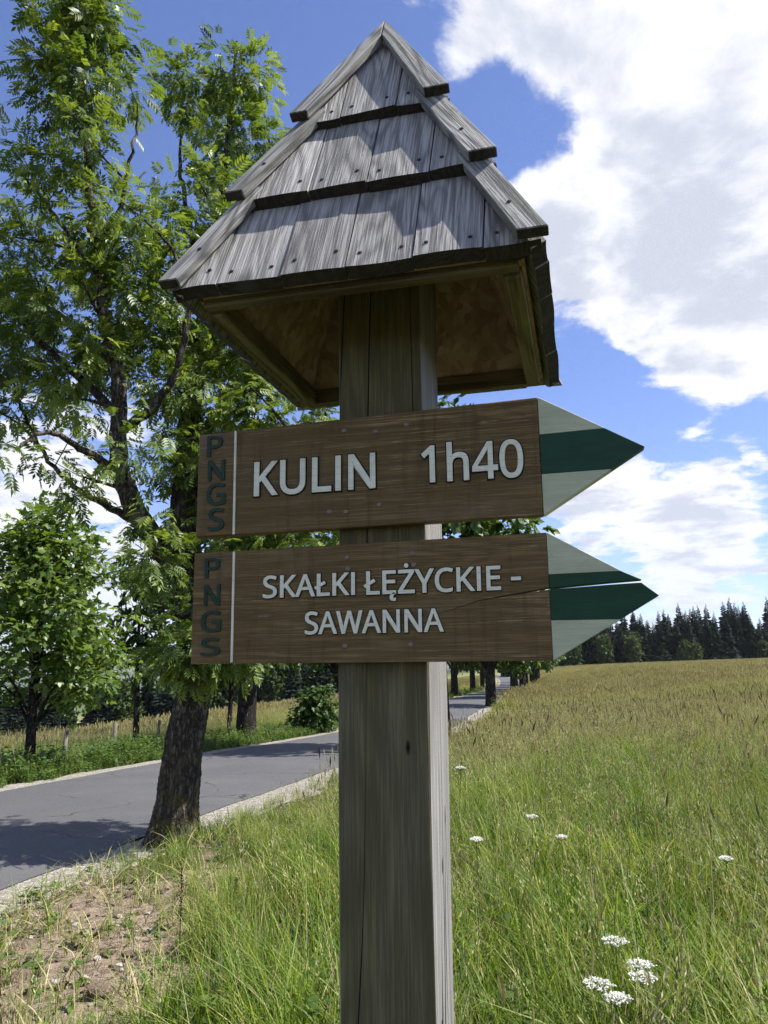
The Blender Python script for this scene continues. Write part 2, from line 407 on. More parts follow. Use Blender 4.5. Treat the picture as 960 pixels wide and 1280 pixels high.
PETAL = leaf_mat('white_floret', [(0, (0.62, 0.63, 0.55)), (1, (0.82, 0.82, 0.77))], trans=0.25, tcol=(1, 1, 1), rough=0.7, spec=0.2)
STEM = leaf_mat('green_stem', [(0, (0.08, 0.11, 0.03)), (1, (0.14, 0.16, 0.05))], trans=0.1)
DOCKM = leaf_mat('brown_dock_seed', [(0, (0.040, 0.022, 0.014)), (1, (0.10, 0.055, 0.03))], trans=0.15, tcol=(1, .9, .8))


def bark_mat(name, dark, light, moss=None, scale=1.0):
    m, t = new_mat(name); co = t.n('ShaderNodeTexCoord').outputs['Object']
    q = t.vmath('MULTIPLY', co, (scale, scale, scale * 0.32))
    w = t.n('ShaderNodeTexNoise', {'Vector': q, 'Scale': 5.0, 'Detail': 3.0})
    qq = t.vmath('ADD', q, t.vmath('SCALE', w.outputs['Color']))
    qq.node.inputs[1].links[0].from_node.inputs['Scale'].default_value = 0.12
    r1 = t.math('ABSOLUTE', t.math('MULTIPLY_ADD', t.noise(qq, 17, 4.0, 0.62), 2.0, -1.0))
    r2 = t.math('ABSOLUTE', t.math('MULTIPLY_ADD', t.noise(qq, 48, 3.0, 0.6), 2.0, -1.0))
    n = t.noise(q, 45, 6.0, 0.7); b = t.noise(co, 3.6, 6.0, 0.66)
    f = t.math('ADD', t.math('ADD', t.math('MULTIPLY', t.smooth(r1, 0.0, 0.35), 0.42), t.math('MULTIPLY', t.smooth(r2, 0.0, 0.4), 0.25)), t.math('MULTIPLY', n, 0.5))
    col = t.mix(t.smooth(f, 0.25, 0.95), dark, light)
    col = t.mix(t.smooth(b, 0.57, 0.66, 0, 0.6), col, tuple(x * 1.45 for x in light))
    if moss:
        z = t.n('ShaderNodeSeparateXYZ', {0: t.n('ShaderNodeNewGeometry').outputs['Position']}).outputs[2]
        mz = t.math('MULTIPLY', t.smooth(z, 0.25, 1.3, 1.0, 0.0), t.smooth(t.noise(co, 6, 5.0, .65), 0.45, 0.62))
        col = t.mix(t.math('MULTIPLY', mz, 0.75), col, moss)
    return finish(m, t, bsdf(t, col, 0.95, 0.1, t.math('ADD', f, t.math('MULTIPLY', n, 0.4)), 1.0, 0.03))
BARK = bark_mat('ash_bark', (0.040, 0.033, 0.026), (0.215, 0.188, 0.155), moss=(0.10, 0.085, 0.028))
BARK_D = bark_mat('dark_bark', (0.020, 0.017, 0.015), (0.085, 0.075, 0.065))
BARK_F = bark_mat('far_bark', (0.03, 0.026, 0.022), (0.09, 0.08, 0.07), scale=0.5)

# ------------------------------------------------------------------ terrain
_ny = np.array([-60, -20, 0, 6.4, 14.3, 26, 40.6, 50.7, 66, 92, 120, 148, 200, 300, 600])
_nx = np.array([-19.5, -9.6, -4.6, -2.95, -0.95, 1.45, 4.2, 6.2, 9.5, 15.6, 20.8, 25.0, 32.0, 44.0, 80.0])
_ty = np.linspace(-60, 600, 6601)
_tx = np.interp(_ty, _ny, _nx)
_k = np.exp(-np.linspace(-3, 3, 121) ** 2); _k /= _k.sum()
_txs = np.convolve(np.pad(_tx, 60, mode='reflect', reflect_type='odd'), _k, 'valid')
ROAD_W = 3.9


def xnear(Y): return np.interp(Y, _ty, _txs)
def sstep(x, a, b): t = np.clip((x - a) / (b - a), 0, 1); return t * t * (3 - 2 * t)
def splus(x, k=2.0): return np.logaddexp(0, np.asarray(x) / k) * k
def zroad(Y): return -0.6 * sstep(Y, 9, 35)


def wav(X, Y):
    return (np.sin(X * 1.9 + .7 * Y) * .5 + np.sin(2.7 * Y - 1.1 * X + 1) * .5 + np.sin(5.1 * X + 4.3 * Y + 2) * .28 + np.sin(-6.7 * X + 3.9 * Y) * .25)


def terr(X, Y):
    X = np.asarray(X, float); Y = np.asarray(Y, float)
    d = X - xnear(Y); z = zroad(Y)
    e = -d - ROAD_W - 0.5
    drop = 0.128 * splus(e - 5.0, 2.5)
    z = z - 60 * (1 - np.exp(-drop / 60))
    yy = np.clip(Y, 0, None)
    w = sstep(d, 1, 16)
    z = z + w * (1.6 * (1 - np.exp(-yy / 260)) * 1.6 + 2.9 * (1 - np.exp(-np.clip(d, 0, None) / 62)) * 1.1)
    off = np.clip(np.maximum(d - 0.4, e), 0, None)
    z = z + 0.035 * wav(X, Y) * np.clip(off / 1.2, 0, 1) * np.exp(-yy / 60)
    z = z + sstep(d, .45, 1.1) * 0.14 * np.exp(-((X + 1.75) ** 2 + (Y - 7.9) ** 2) / 0.9)          # root mound of the ash
    z = z + 0.10 * np.exp(-((X + 1.2) ** 2 / 1.2 + (Y - 5.2) ** 2 / 2.0))
    on = (d > -ROAD_W - .45) & (d < .45)
    return np.where(on, z - 0.03, z)


def ground_mat():
    m, t = new_mat('meadow_soil')
    pos = t.n('ShaderNodeNewGeometry').outputs['Position']
    sp = t.n('ShaderNodeSeparateXYZ', {0: pos})
    n = t.noise(pos, 0.35, 5.0, 0.6); nf = t.noise(pos, 16, 6.0, 0.7)
    near = t.mix(t.smooth(nf, .3, .7), (0.040, 0.042, 0.016), (0.105, 0.095, 0.045))
    far = t.mix(t.smooth(n, .35, .65), (0.18, 0.18, 0.06), (0.30, 0.27, 0.11))
    ly = t.smooth(sp.outputs[1], 8.0, 40.0)
    col = t.mix(ly, near, far)
    # bare trodden earth beside the road
    ex = t.math('MULTIPLY', t.math('ADD', sp.outputs[0], 1.85), 0.95); ey = t.math('MULTIPLY', t.math('SUBTRACT', sp.outputs[1], 4.8), 0.42)
    rr = t.math('SQRT', t.math('ADD', t.math('MULTIPLY', ex, ex), t.math('MULTIPLY', ey, ey)))
    rr = t.math('ADD', rr, t.math('MULTIPLY', t.math('SUBTRACT', t.noise(pos, 2.2, 4.0, .6), .5), 1.1))
    dm = t.smooth(rr, 0.70, 1.12, 1.0, 0.0)
    dirt = t.mix(t.smooth(nf, .32, .68), (0.17, 0.122, 0.090), (0.37, 0.285, 0.215))
    dirt = t.mix(t.smooth(t.noise(pos, 45, 4, .6), .55, .7, 0, .7), dirt, (0.36, 0.31, 0.255))
    col = t.mix(dm, col, dirt)
    far2 = t.smooth(t.vmath('LENGTH', pos, out=1), 400.0, 900.0)
    col = t.mix(far2, col, t.mix(t.smooth(t.noise(pos, 0.004, 5.0, .6), .4, .6), (0.035, 0.055, 0.025), (0.10, 0.12, 0.045)))
    return finish(m, t, bsdf(t, col, 0.95, 0.1, t.math('ADD', nf, t.noise(pos, 60, 4, .7)), 0.8, 0.03))


def make_ground():
    def axis(n, k, span, fine): s = np.linspace(-1, 1, n); return np.sinh(s * k) / np.sinh(k) * span
    xs = axis(331, 9.2, 12000, 0) - 0.8; ys = axis(331, 9.2, 12000, 0) + 5.0
    GX, GY = np.meshgrid(xs, ys, indexing='ij')
    Z = terr(GX, GY)
    near = np.exp(-((GX + 1) ** 2 + (GY - 5) ** 2) / 60)
    r2 = np.random.default_rng(3)
    dd = GX - xnear(GY); off = (dd > .5) | (dd < -ROAD_W - .5)
    Z = Z + r2.normal(0, 0.012, Z.shape) * near * off
    n = len(xs)
    i, j = np.meshgrid(np.arange(n - 1), np.arange(n - 1), indexing='ij')
    F = np.stack([i * n + j, (i + 1) * n + j, (i + 1) * n + j + 1, i * n + j + 1], -1).reshape(-1, 4)
    me = mesh_np('ground', np.stack([GX, GY, Z], -1).reshape(-1, 3), F, [ground_mat()], smooth=True)
    link('ground', me, kind='structure')
make_ground()


def strip(name, d0, d1, lift, mat, ny=360, nd=6, y0=-25, y1=420, jit=0.0):
    s = np.linspace(0, 1, ny); ys = y0 + (y1 - y0) * s ** 1.7
    ds = np.linspace(0, 1, nd)
    r2 = np.random.default_rng(5)
    e0 = d0 + (r2.normal(0, jit, ny) if jit else 0) * np.ones(ny); e1 = d1 + (r2.normal(0, jit, ny) if jit else 0) * np.ones(ny)
    Y = np.repeat(ys[:, None], nd, 1); X = xnear(Y) + e0[:, None] * (1 - ds) + e1[:, None] * ds
    Z = zroad(Y) + lift + 0.03 * (1 - (2 * (X - xnear(Y)) / ROAD_W + 1) ** 2) * (name == 'road')
    V = np.stack([X, Y, Z], -1).reshape(-1, 3)
    i, j = np.meshgrid(np.arange(ny - 1), np.arange(nd - 1), indexing='ij')
    F = np.stack([i * nd + j, i * nd + j + 1, (i + 1) * nd + j + 1, (i + 1) * nd + j], -1).reshape(-1, 4)
    return link(name, mesh_np(name, V, F, [mat], smooth=True), kind='structure')


def asphalt_mat():
    m, t = new_mat('asphalt'); pos = t.n('ShaderNodeNewGeometry').outputs['Position']
    n = t.noise(pos, 90, 3, .6); b = t.noise(pos, 0.9, 5, .6)
    col = t.mix(t.smooth(n, .3, .7), (0.066, 0.067, 0.071), (0.108, 0.107, 0.109))
    col = t.mix(t.smooth(b, .4, .65, 0, .35), col, (0.118, 0.116, 0.113))
    pt = t.noise(pos, 0.28, 3, .5)
    col = t.mix(t.smooth(pt, .50, .53, 0, .22), col, (0.062, 0.062, 0.066))
    ck = t.n('ShaderNodeTexVoronoi', {'Vector': t.vmath('ADD', pos, t.vmath('SCALE', t.n('ShaderNodeTexNoise', {'Vector': pos, 'Scale': 1.4, 'Detail': 4.0}).outputs['Color'])), 'Scale': 0.42}, feature='DISTANCE_TO_EDGE').outputs['Distance']
    col = t.mix(t.math('MULTIPLY', t.smooth(ck, 0.0, 0.012, 1, 0), t.smooth(b, .42, .55)), col, (0.03, 0.03, 0.03))
    return finish(m, t, bsdf(t, col, 0.75, 0.3, n, 0.4, 0.006))


def gravel_mat():
    m, t = new_mat('gravel_edge'); pos = t.n('ShaderNodeNewGeometry').outputs['Position']
    v = t.n('ShaderNodeTexVoronoi', {'Vector': pos, 'Scale': 42.0}).outputs
    h = t.n('ShaderNodeSeparateColor', {0: v['Color']}).outputs[0]
    col = t.ramp(h, [(0, (0.16, 0.145, 0.12)), (.6, (0.27, 0.25, 0.215)), (1, (0.42, 0.40, 0.36))])
    col = t.mix(t.smooth(t.noise(pos, 3, 5, .6), .5, .7, 0, .6), col, (0.22, 0.185, 0.135))
    return finish(m, t, bsdf(t, col, 0.95, 0.15, t.math('MULTIPLY', v['Distance'], -1.0), 0.8, 0.02))


GRAVEL = gravel_mat()
strip('road', -ROAD_W, 0.0, 0.012, asphalt_mat(), nd=9, jit=0.02)
strip('gravel_verge', -0.06, 0.62, 0.004, GRAVEL, jit=0.11)
strip('gravel_verge', -ROAD_W - 0.40, -ROAD_W + 0.06, 0.004, GRAVEL, jit=0.09)


def make_hills():
    def hm():
        m, t = new_mat('hill_forest'); pos = t.n('ShaderNodeNewGeometry').outputs['Position']
        return finish(m, t, bsdf(t, t.mix(t.smooth(t.noise(pos, .003, 5, .6), .42, .6), (0.030, 0.045, 0.026), (0.085, 0.10, 0.045)), 0.95, 0.05))
    hmat = hm()
    for name, dist, H, seed in (('hills', 6500, 150, 1), ('hills', 8800, 300, 4)):
        th = np.linspace(R(-75), R(60), 200); r2 = np.random.default_rng(seed)
        prof = sum(r2.uniform(.3, 1) / k * np.sin(th * k * 2.3 + r2.uniform(0, 6)) for k in range(1, 9))
        hh = H * (.75 + .22 * prof) - 60
        rows = []
        for fr, hz in ((0.86, 0), (0.93, .6), (1.0, 1.0), (1.08, .4)):
            rows.append(np.stack([np.sin(th) * dist * fr, np.cos(th) * dist * fr, -70 + (hh + 70) * hz], -1))
        V = np.stack(rows, 1).reshape(-1, 3); nd = 4
        i, j = np.meshgrid(np.arange(len(th) - 1), np.arange(nd - 1), indexing='ij')
        F = np.stack([i * nd + j, (i + 1) * nd + j, (i + 1) * nd + j + 1, i * nd + j + 1], -1).reshape(-1, 4)
        link(name, mesh_np(name, V, F, [hmat], smooth=True), kind='structure')
make_hills()

# ------------------------------------------------------------------ the signpost
PX, PY, YAW = -0.0043, 1.214, 0.2459
post_c = Vector((PX + 0.075 * math.sin(YAW), PY + 0.075 * math.cos(YAW), 0.0))
gz = float(terr(post_c.x, post_c.y))
SP = empty('wooden_signpost', post_c, label='roofed wooden signpost with two brown arrow boards beside the road', category='signpost')
SP.rotation_euler.z = -YAW
# local frame: x along the boards, y away from the viewer (post front at -0.075), z world height
YF = -0.075


def make_post():
    nz = 60; prof = []
    hw, c = 0.07, 0.0022
    sec = [(-hw + c, YF), (hw - c, YF), (hw, YF + c), (hw, -YF - c), (hw - c, -YF), (-hw + c, -YF), (-hw, -YF - c), (-hw, YF + c)]
    zs = np.linspace(gz - 0.5, 2.52, nz); V = []
    for z in zs:
        for k, (x, y) in enumerate(sec):
            V.append((x * (1 - .035 * sstep(z, 2.3, 2.6)) + .0012 * math.sin(z * 7 + k), y * (1 - .0 * z) + .001 * math.sin(z * 5.3 + 2 * k), z))
    n = 8
    F = [(i * n + k, i * n + (k + 1) % n, (i + 1) * n + (k + 1) % n, (i + 1) * n + k) for i in range(nz - 1) for k in range(n)]
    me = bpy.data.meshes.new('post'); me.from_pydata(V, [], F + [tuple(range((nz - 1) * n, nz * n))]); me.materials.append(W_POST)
    return link('post', me, SP)
make_post()


GLYPHS = {"-":[258,[[32,184,32,246,226,246,226,184]]],"0":[459,[[419,287,419,260,418,234,416,209,413,185,409,163,404,142,399,122,392,103,384,86,376,70,366,56,355,43,343,31,330,21,316,12,301,5,285,-1,267,-5,248,-7,229,-8,204,-7,181,-2,160,5,140,15,122,27,106,43,92,60,80,81,69,103,60,129,52,156,47,186,43,217,40,251,39,287,40,323,42,357,46,389,51,418,58,446,67,471,77,494,89,514,103,531,119,547,136,559,156,569,178,576,202,580,229,581,253,580,276,576,298,569,317,559,335,547,351,531,366,514,378,494,389,471,399,446,406,418,412,389,416,357,419,323],[110,287,110,257,112,228,114,202,117,178,121,156,127,137,133,119,141,103,149,90,159,78,170,69,183,62,197,56,212,53,229,52,245,53,260,56,274,61,287,69,298,78,308,89,317,103,324,118,331,136,336,156,340,178,344,202,346,228,348,257,348,287,348,317,346,346,344,372,340,396,336,417,331,437,324,455,317,470,308,484,298,495,287,505,274,512,260,517,245,520,229,521,212,520,197,517,183,512,170,505,159,495,149,484,141,470,133,455,127,437,121,417,117,396,114,372,112,346,110,317]]],"1":[459,[[285,0,216,0,216,400,216,439,217,470,219,499,214,494,209,489,204,485,200,481,196,477,169,455,108,405,71,452,226,573,285,573]]],"4":[459,[[443,130,359,130,359,0,291,0,291,130,17,130,17,190,286,576,359,576,359,193,443,193],[291,374,291,412,293,444,294,474,295,500,292,500,289,494,286,488,283,481,280,474,276,468,272,461,268,454,265,448,261,443,257,438,86,193,291,193]]],"A":[512,[[437,0,368,177,141,177,73,0,0,0,224,575,289,575,512,0],[282,415,274,438,263,473,255,500,247,468,238,438,230,415,165,241,346,241]]],"C":[507,[[323,517,305,517,288,515,271,512,256,507,241,502,226,495,213,487,200,478,189,467,178,456,168,443,159,430,152,415,145,400,139,383,134,365,130,347,127,328,126,307,125,286,126,259,129,233,133,208,139,185,147,164,157,144,168,126,181,110,196,96,213,83,231,73,251,65,273,60,297,56,322,55,337,56,352,56,366,58,380,59,394,62,407,64,420,67,434,71,447,74,460,78,460,15,447,11,434,7,420,3,407,0,393,-2,379,-4,364,-6,348,-7,330,-8,312,-8,278,-7,247,-2,217,5,191,15,166,28,144,44,124,62,106,82,91,105,78,131,68,158,59,188,54,219,50,252,49,287,50,313,52,337,55,361,60,384,67,406,75,427,84,446,95,465,107,483,120,499,134,514,150,527,168,539,186,550,206,559,227,567,250,573,273,577,298,580,324,581,341,580,359,579,376,577,392,575,409,572,425,568,440,564,455,559,469,553,482,547,453,486,442,491,431,495,419,500,407,504,394,508,381,511,367,514,353,516,338,517]]],"E":[446,[[398,0,78,0,78,573,398,573,398,509,150,509,150,330,383,330,383,268,150,268,150,63,398,63]]],"G":[584,[[326,302,524,302,524,22,506,16,487,11,468,6,450,2,431,-1,411,-3,391,-5,369,-7,347,-8,323,-8,289,-7,256,-2,226,5,199,15,173,28,150,43,129,61,111,81,94,104,81,130,69,157,60,186,54,218,50,251,49,286,50,321,55,354,62,385,71,415,84,442,100,467,117,490,138,510,160,528,186,544,213,557,243,567,275,575,309,579,346,581,365,580,383,579,401,577,419,575,437,572,454,568,470,564,486,559,501,553,516,547,489,484,477,490,464,495,450,499,436,504,421,508,405,511,390,514,374,516,358,517,342,517,315,516,290,513,267,507,245,499,225,489,206,477,189,463,174,447,161,429,150,409,141,388,134,365,128,340,125,314,124,286,125,260,128,234,132,210,138,187,146,166,156,146,168,127,182,111,198,96,216,84,236,73,258,65,283,59,310,56,340,55,355,55,368,55,381,56,393,57,404,59,415,60,425,62,434,64,443,66,452,68,452,238,326,238]]],"I":[235,[[81,0,81,573,154,573,154,0]]],"K":[496,[[496,0,411,0,209,273,150,222,150,0,78,0,78,573,150,573,150,290,160,301,169,312,179,323,189,334,199,345,249,399,403,573,488,573,261,323]]],"L":[420,[[78,0,78,573,150,573,150,64,400,64,400,0]]],"N":[609,[[532,0,447,0,141,476,138,476,139,468,139,460,140,451,140,442,141,432,143,378,144,367,144,355,144,344,144,332,144,320,144,0,78,0,78,573,161,573,467,99,470,99,468,137,466,193,465,205,465,217,465,228,464,239,464,249,464,573,532,573]]],"P":[485,[[229,573,272,571,309,566,342,557,370,544,393,528,411,509,426,487,436,463,442,435,444,404,444,390,442,376,440,363,437,350,433,336,427,324,421,312,413,300,405,289,395,278,383,268,371,259,356,251,341,244,324,238,306,232,285,228,264,225,241,224,216,223,150,223,150,0,78,0,78,573],[223,511,150,511,150,285,208,285,229,285,248,287,266,289,283,292,298,296,312,302,324,308,335,315,344,324,352,334,358,345,363,357,367,370,369,385,370,401,368,422,364,441,357,457,347,472,334,484,319,493,300,501,277,506,252,510]]],"S":[440,[[403,153,402,133,399,115,394,97,387,81,378,66,367,53,354,40,340,29,324,20,307,11,288,4,267,-1,245,-5,222,-7,198,-8,185,-8,173,-8,161,-7,149,-6,137,-5,125,-3,114,-2,103,0,93,2,83,4,74,7,65,10,57,13,49,16,41,19,41,88,53,83,66,78,81,74,96,69,113,65,130,61,147,58,165,56,183,55,201,55,218,55,233,56,247,59,261,62,273,66,284,71,293,76,302,83,310,90,316,98,321,106,325,116,328,125,330,136,330,147,330,158,328,168,326,177,323,186,318,194,313,202,306,209,298,216,288,223,277,230,264,236,250,243,234,250,216,257,196,265,181,270,168,276,155,282,143,288,131,294,120,300,110,307,101,314,93,322,85,330,78,338,72,347,66,356,61,365,57,375,54,386,51,397,50,409,48,421,48,435,49,452,52,469,56,485,63,499,71,513,81,525,93,536,106,546,120,555,136,563,153,569,171,574,190,578,210,580,231,581,250,580,268,579,285,577,302,575,318,572,333,568,348,564,362,559,376,554,389,549,366,487,354,492,342,496,329,501,316,505,302,508,288,512,274,514,259,516,244,517,229,517,215,517,202,516,190,513,179,511,169,507,160,502,152,497,145,491,138,485,133,478,129,470,125,462,123,453,122,444,121,434,122,423,123,412,125,403,129,394,133,386,139,378,145,371,153,364,162,357,172,351,184,345,197,339,212,332,228,325,246,318,266,311,284,303,301,295,317,287,332,279,345,270,357,260,367,250,377,239,385,228,391,215,396,202,400,187,402,171]]],"U":[586,[[513,202,512,179,509,156,505,135,498,115,489,95,479,77,466,60,451,45,435,32,416,20,395,10,372,2,347,-4,320,-7,290,-8,250,-6,213,1,181,13,152,29,128,50,108,75,92,103,81,133,74,167,72,204,72,573,144,573,144,201,146,175,150,150,158,129,168,110,182,93,198,79,218,68,240,61,266,56,294,55,314,55,333,58,350,61,365,67,379,73,391,81,402,91,412,101,420,113,427,126,432,139,436,154,439,169,441,185,442,202,442,573,513,573]]],"W":[746,[[735,573,583,0,510,0,399,375,389,410,380,443,373,471,370,488,367,471,361,443,352,409,351,402,349,395,347,388,345,380,342,373,234,0,161,0,10,573,85,573,174,223,183,186,190,151,192,144,193,138,194,131,195,124,196,118,201,87,206,119,208,126,209,133,210,140,212,147,213,154,222,191,232,227,333,573,407,573,512,225,515,217,517,210,519,202,521,195,523,187,532,151,533,144,535,137,536,130,537,123,538,117,544,87,545,95,546,103,547,111,549,120,550,129,552,138,554,147,556,156,558,165,560,175,572,224,660,573]]],"Y":[454,[[227,291,376,573,454,573,263,222,263,0,191,0,191,219,0,573,79,573]]],"h":[496,[[139,431,139,425,139,418,138,412,138,406,138,399,135,370,140,370,145,379,152,387,158,395,166,401,174,407,183,413,191,418,201,422,210,426,221,429,231,432,241,434,252,436,263,437,273,437,294,436,312,434,330,431,346,427,360,421,374,413,386,405,396,394,405,383,413,370,419,355,424,339,428,321,430,301,431,280,431,0,361,0,361,275,360,295,357,313,352,328,346,342,338,353,327,362,315,369,300,374,283,377,265,379,246,378,229,376,214,372,201,367,189,360,179,353,170,343,162,333,156,321,150,308,146,293,143,277,141,260,139,242,139,222,139,0,68,0,68,609,139,609]]],"Ę":[446,[[398,0,78,0,78,573,398,573,398,509,150,509,150,330,383,330,383,268,150,268,150,63,398,63],[319,-93,320,-100,321,-106,323,-111,325,-116,329,-120,333,-123,338,-126,343,-128,349,-129,355,-129,361,-129,365,-129,370,-128,374,-128,378,-127,394,-124,394,-169,371,-174,367,-175,362,-176,356,-176,350,-176,344,-176,328,-176,314,-173,301,-169,290,-164,281,-156,274,-148,269,-138,265,-127,262,-115,261,-101,262,-92,263,-83,266,-74,269,-65,273,-56,278,-48,283,-39,289,-32,295,-24,302,-17,309,-10,316,-4,322,2,329,7,335,12,374,0,363,-10,354,-20,346,-29,339,-38,333,-47,328,-56,324,-64,321,-74,320,-83]]],"Ł":[420,[[78,0,78,198,38,176,10,224,78,264,78,573,150,573,150,306,260,371,289,321,150,241,150,64,400,64,400,0]]],"Ż":[459,[[427,0,30,0,30,55,332,508,40,508,40,573,419,573,419,518,118,64,427,64],[233,734,240,733,246,732,251,730,257,727,262,723,266,718,270,712,272,705,274,698,274,689,274,680,272,673,270,666,266,660,262,655,257,651,251,648,246,646,240,644,233,644,227,644,220,646,214,648,209,651,204,655,199,660,196,666,194,673,192,680,192,689,192,698,194,705,196,712,199,718,204,723,209,727,214,730,220,732,227,733]]]}


def unit2(v): return v / (np.linalg.norm(v, axis=1, keepdims=True) + 1e-9)


def make_glyphs():
    """letter shapes of a plain sans face, as filled outlines with a little extra weight"""
    out = {}
    def mk(cs, off):
        cu = bpy.data.curves.new('glyph', 'CURVE'); cu.dimensions = '2D'; cu.fill_mode = 'BOTH'; cu.extrude = 0.5
        A = [np.array(c, float).reshape(-1, 2) for c in cs]
        area = [np.sum(q[:, 0] * np.roll(q[:, 1], -1) - np.roll(q[:, 0], -1) * q[:, 1]) for q in A]
        sgn = np.sign(area[int(np.argmax(np.abs(area)))])
        for c in A:
            e = unit2(np.roll(c, -1, 0) - c); n0 = np.stack([e[:, 1], -e[:, 0]], -1) * sgn; n1 = np.roll(n0, 1, 0)
            mt = n0 + n1; mt = mt / np.clip((mt * mt).sum(1, keepdims=True) / 2, .5, None)
            hole = np.sign(np.sum(c[:, 0] * np.roll(c[:, 1], -1) - np.roll(c[:, 0], -1) * c[:, 1])) != sgn
            c = (c + mt * min(off, .007 if hole else 1) * 1000).ravel()
            sp = cu.splines.new('POLY'); n = len(c) // 2; sp.points.add(n - 1); sp.use_cyclic_u = True
            sp.points.foreach_set('co', [v for i in range(n) for v in (c[2 * i] / 1000, c[2 * i + 1] / 1000, 0, 1)])
        o = bpy.data.objects.new('glyph', cu); COL.objects.link(o)
        dg = bpy.context.evaluated_depsgraph_get(); dg.update()
        me = bpy.data.meshes.new_from_object(o.evaluated_get(dg))
        bpy.data.objects.remove(o); bpy.data.curves.remove(cu); return me
    def ext(me): a = np.empty(len(me.vertices) * 3); me.vertices.foreach_get('co', a); a = a.reshape(-1, 3); return a[:, 0].min(), a[:, 0].max(), a[:, 1].min(), a[:, 1].max()
    for c, (adv, cs) in GLYPHS.items():
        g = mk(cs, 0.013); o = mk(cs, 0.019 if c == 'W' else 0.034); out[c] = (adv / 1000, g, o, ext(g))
    return out
GL = make_glyphs()
CAPH = GL['K'][3][3] - GL['K'][3][2] - 0.022


def put_letter(ch, board, x, z, sx, sz, yb, mat, thick=0.0035, edge=True):
    """x,z: origin of the glyph on the board face (local signpost coords), yb: board face"""
    adv, g, o, e = GL[ch]
    Vs, Fs, mi, n = [], [], [], 0
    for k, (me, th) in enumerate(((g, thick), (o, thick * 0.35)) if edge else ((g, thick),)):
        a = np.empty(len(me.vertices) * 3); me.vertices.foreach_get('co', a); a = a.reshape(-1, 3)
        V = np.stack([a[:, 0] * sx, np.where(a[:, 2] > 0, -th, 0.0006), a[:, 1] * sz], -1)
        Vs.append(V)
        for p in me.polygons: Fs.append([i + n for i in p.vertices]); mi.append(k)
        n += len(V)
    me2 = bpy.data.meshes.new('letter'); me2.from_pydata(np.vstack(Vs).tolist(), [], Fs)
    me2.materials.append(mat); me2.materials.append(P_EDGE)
    me2.polygons.foreach_set('material_index', mi); me2.polygons.foreach_set('use_smooth', [False] * len(mi)); me2.update()
    l = link('letter', me2, board); l.location = (x, yb, z); return l


def put_word(word, board, x0, x1, z0, capz, yb, mat, slope=0.0):
    advs = [GL[c][0] if c != ' ' else 0.22 for c in word]
    l0 = GL[word[0]][3][0]; last = GL[word[-1]]
    total = sum(advs[:-1]) + last[3][1] - l0
    sx = (x1 - x0) / total; sz = capz / CAPH; pen = x0 - l0 * sx
    for c, a in zip(word, advs):
        if c != ' ': put_letter(c, board, pen, z0 + slope * (pen - x0), sx, sz, yb, mat)
        pen += a * sx


TH = 0.022
YB0, YB1 = YF - TH, YF - 0.0008


def screw(x, z, board, r=0.0045):
    th = np.arange(10) * 2 * np.pi / 10
    V = [(0, -0.0022, 0)] + [(r * .6 * math.cos(a), -0.002, r * .6 * math.sin(a)) for a in th] + [(r * math.cos(a), -0.0006, r * math.sin(a)) for a in th] + [(r * math.cos(a), 0.002, r * math.sin(a)) for a in th]
    F = [(0, 1 + (i + 1) % 10, 1 + i) for i in range(10)] + [(1 + i, 1 + (i + 1) % 10, 11 + (i + 1) % 10, 11 + i) for i in range(10)] + [(11 + i, 11 + (i + 1) % 10, 21 + (i + 1) % 10, 21 + i) for i in range(10)]
    if 'me' not in screw.__dict__:
        screw.me = bpy.data.meshes.new('screw'); screw.me.from_pydata(V, [], F); screw.me.materials.append(SCREW)
    o = link('screw', screw.me, board); o.location = (x, YB0, z); return o


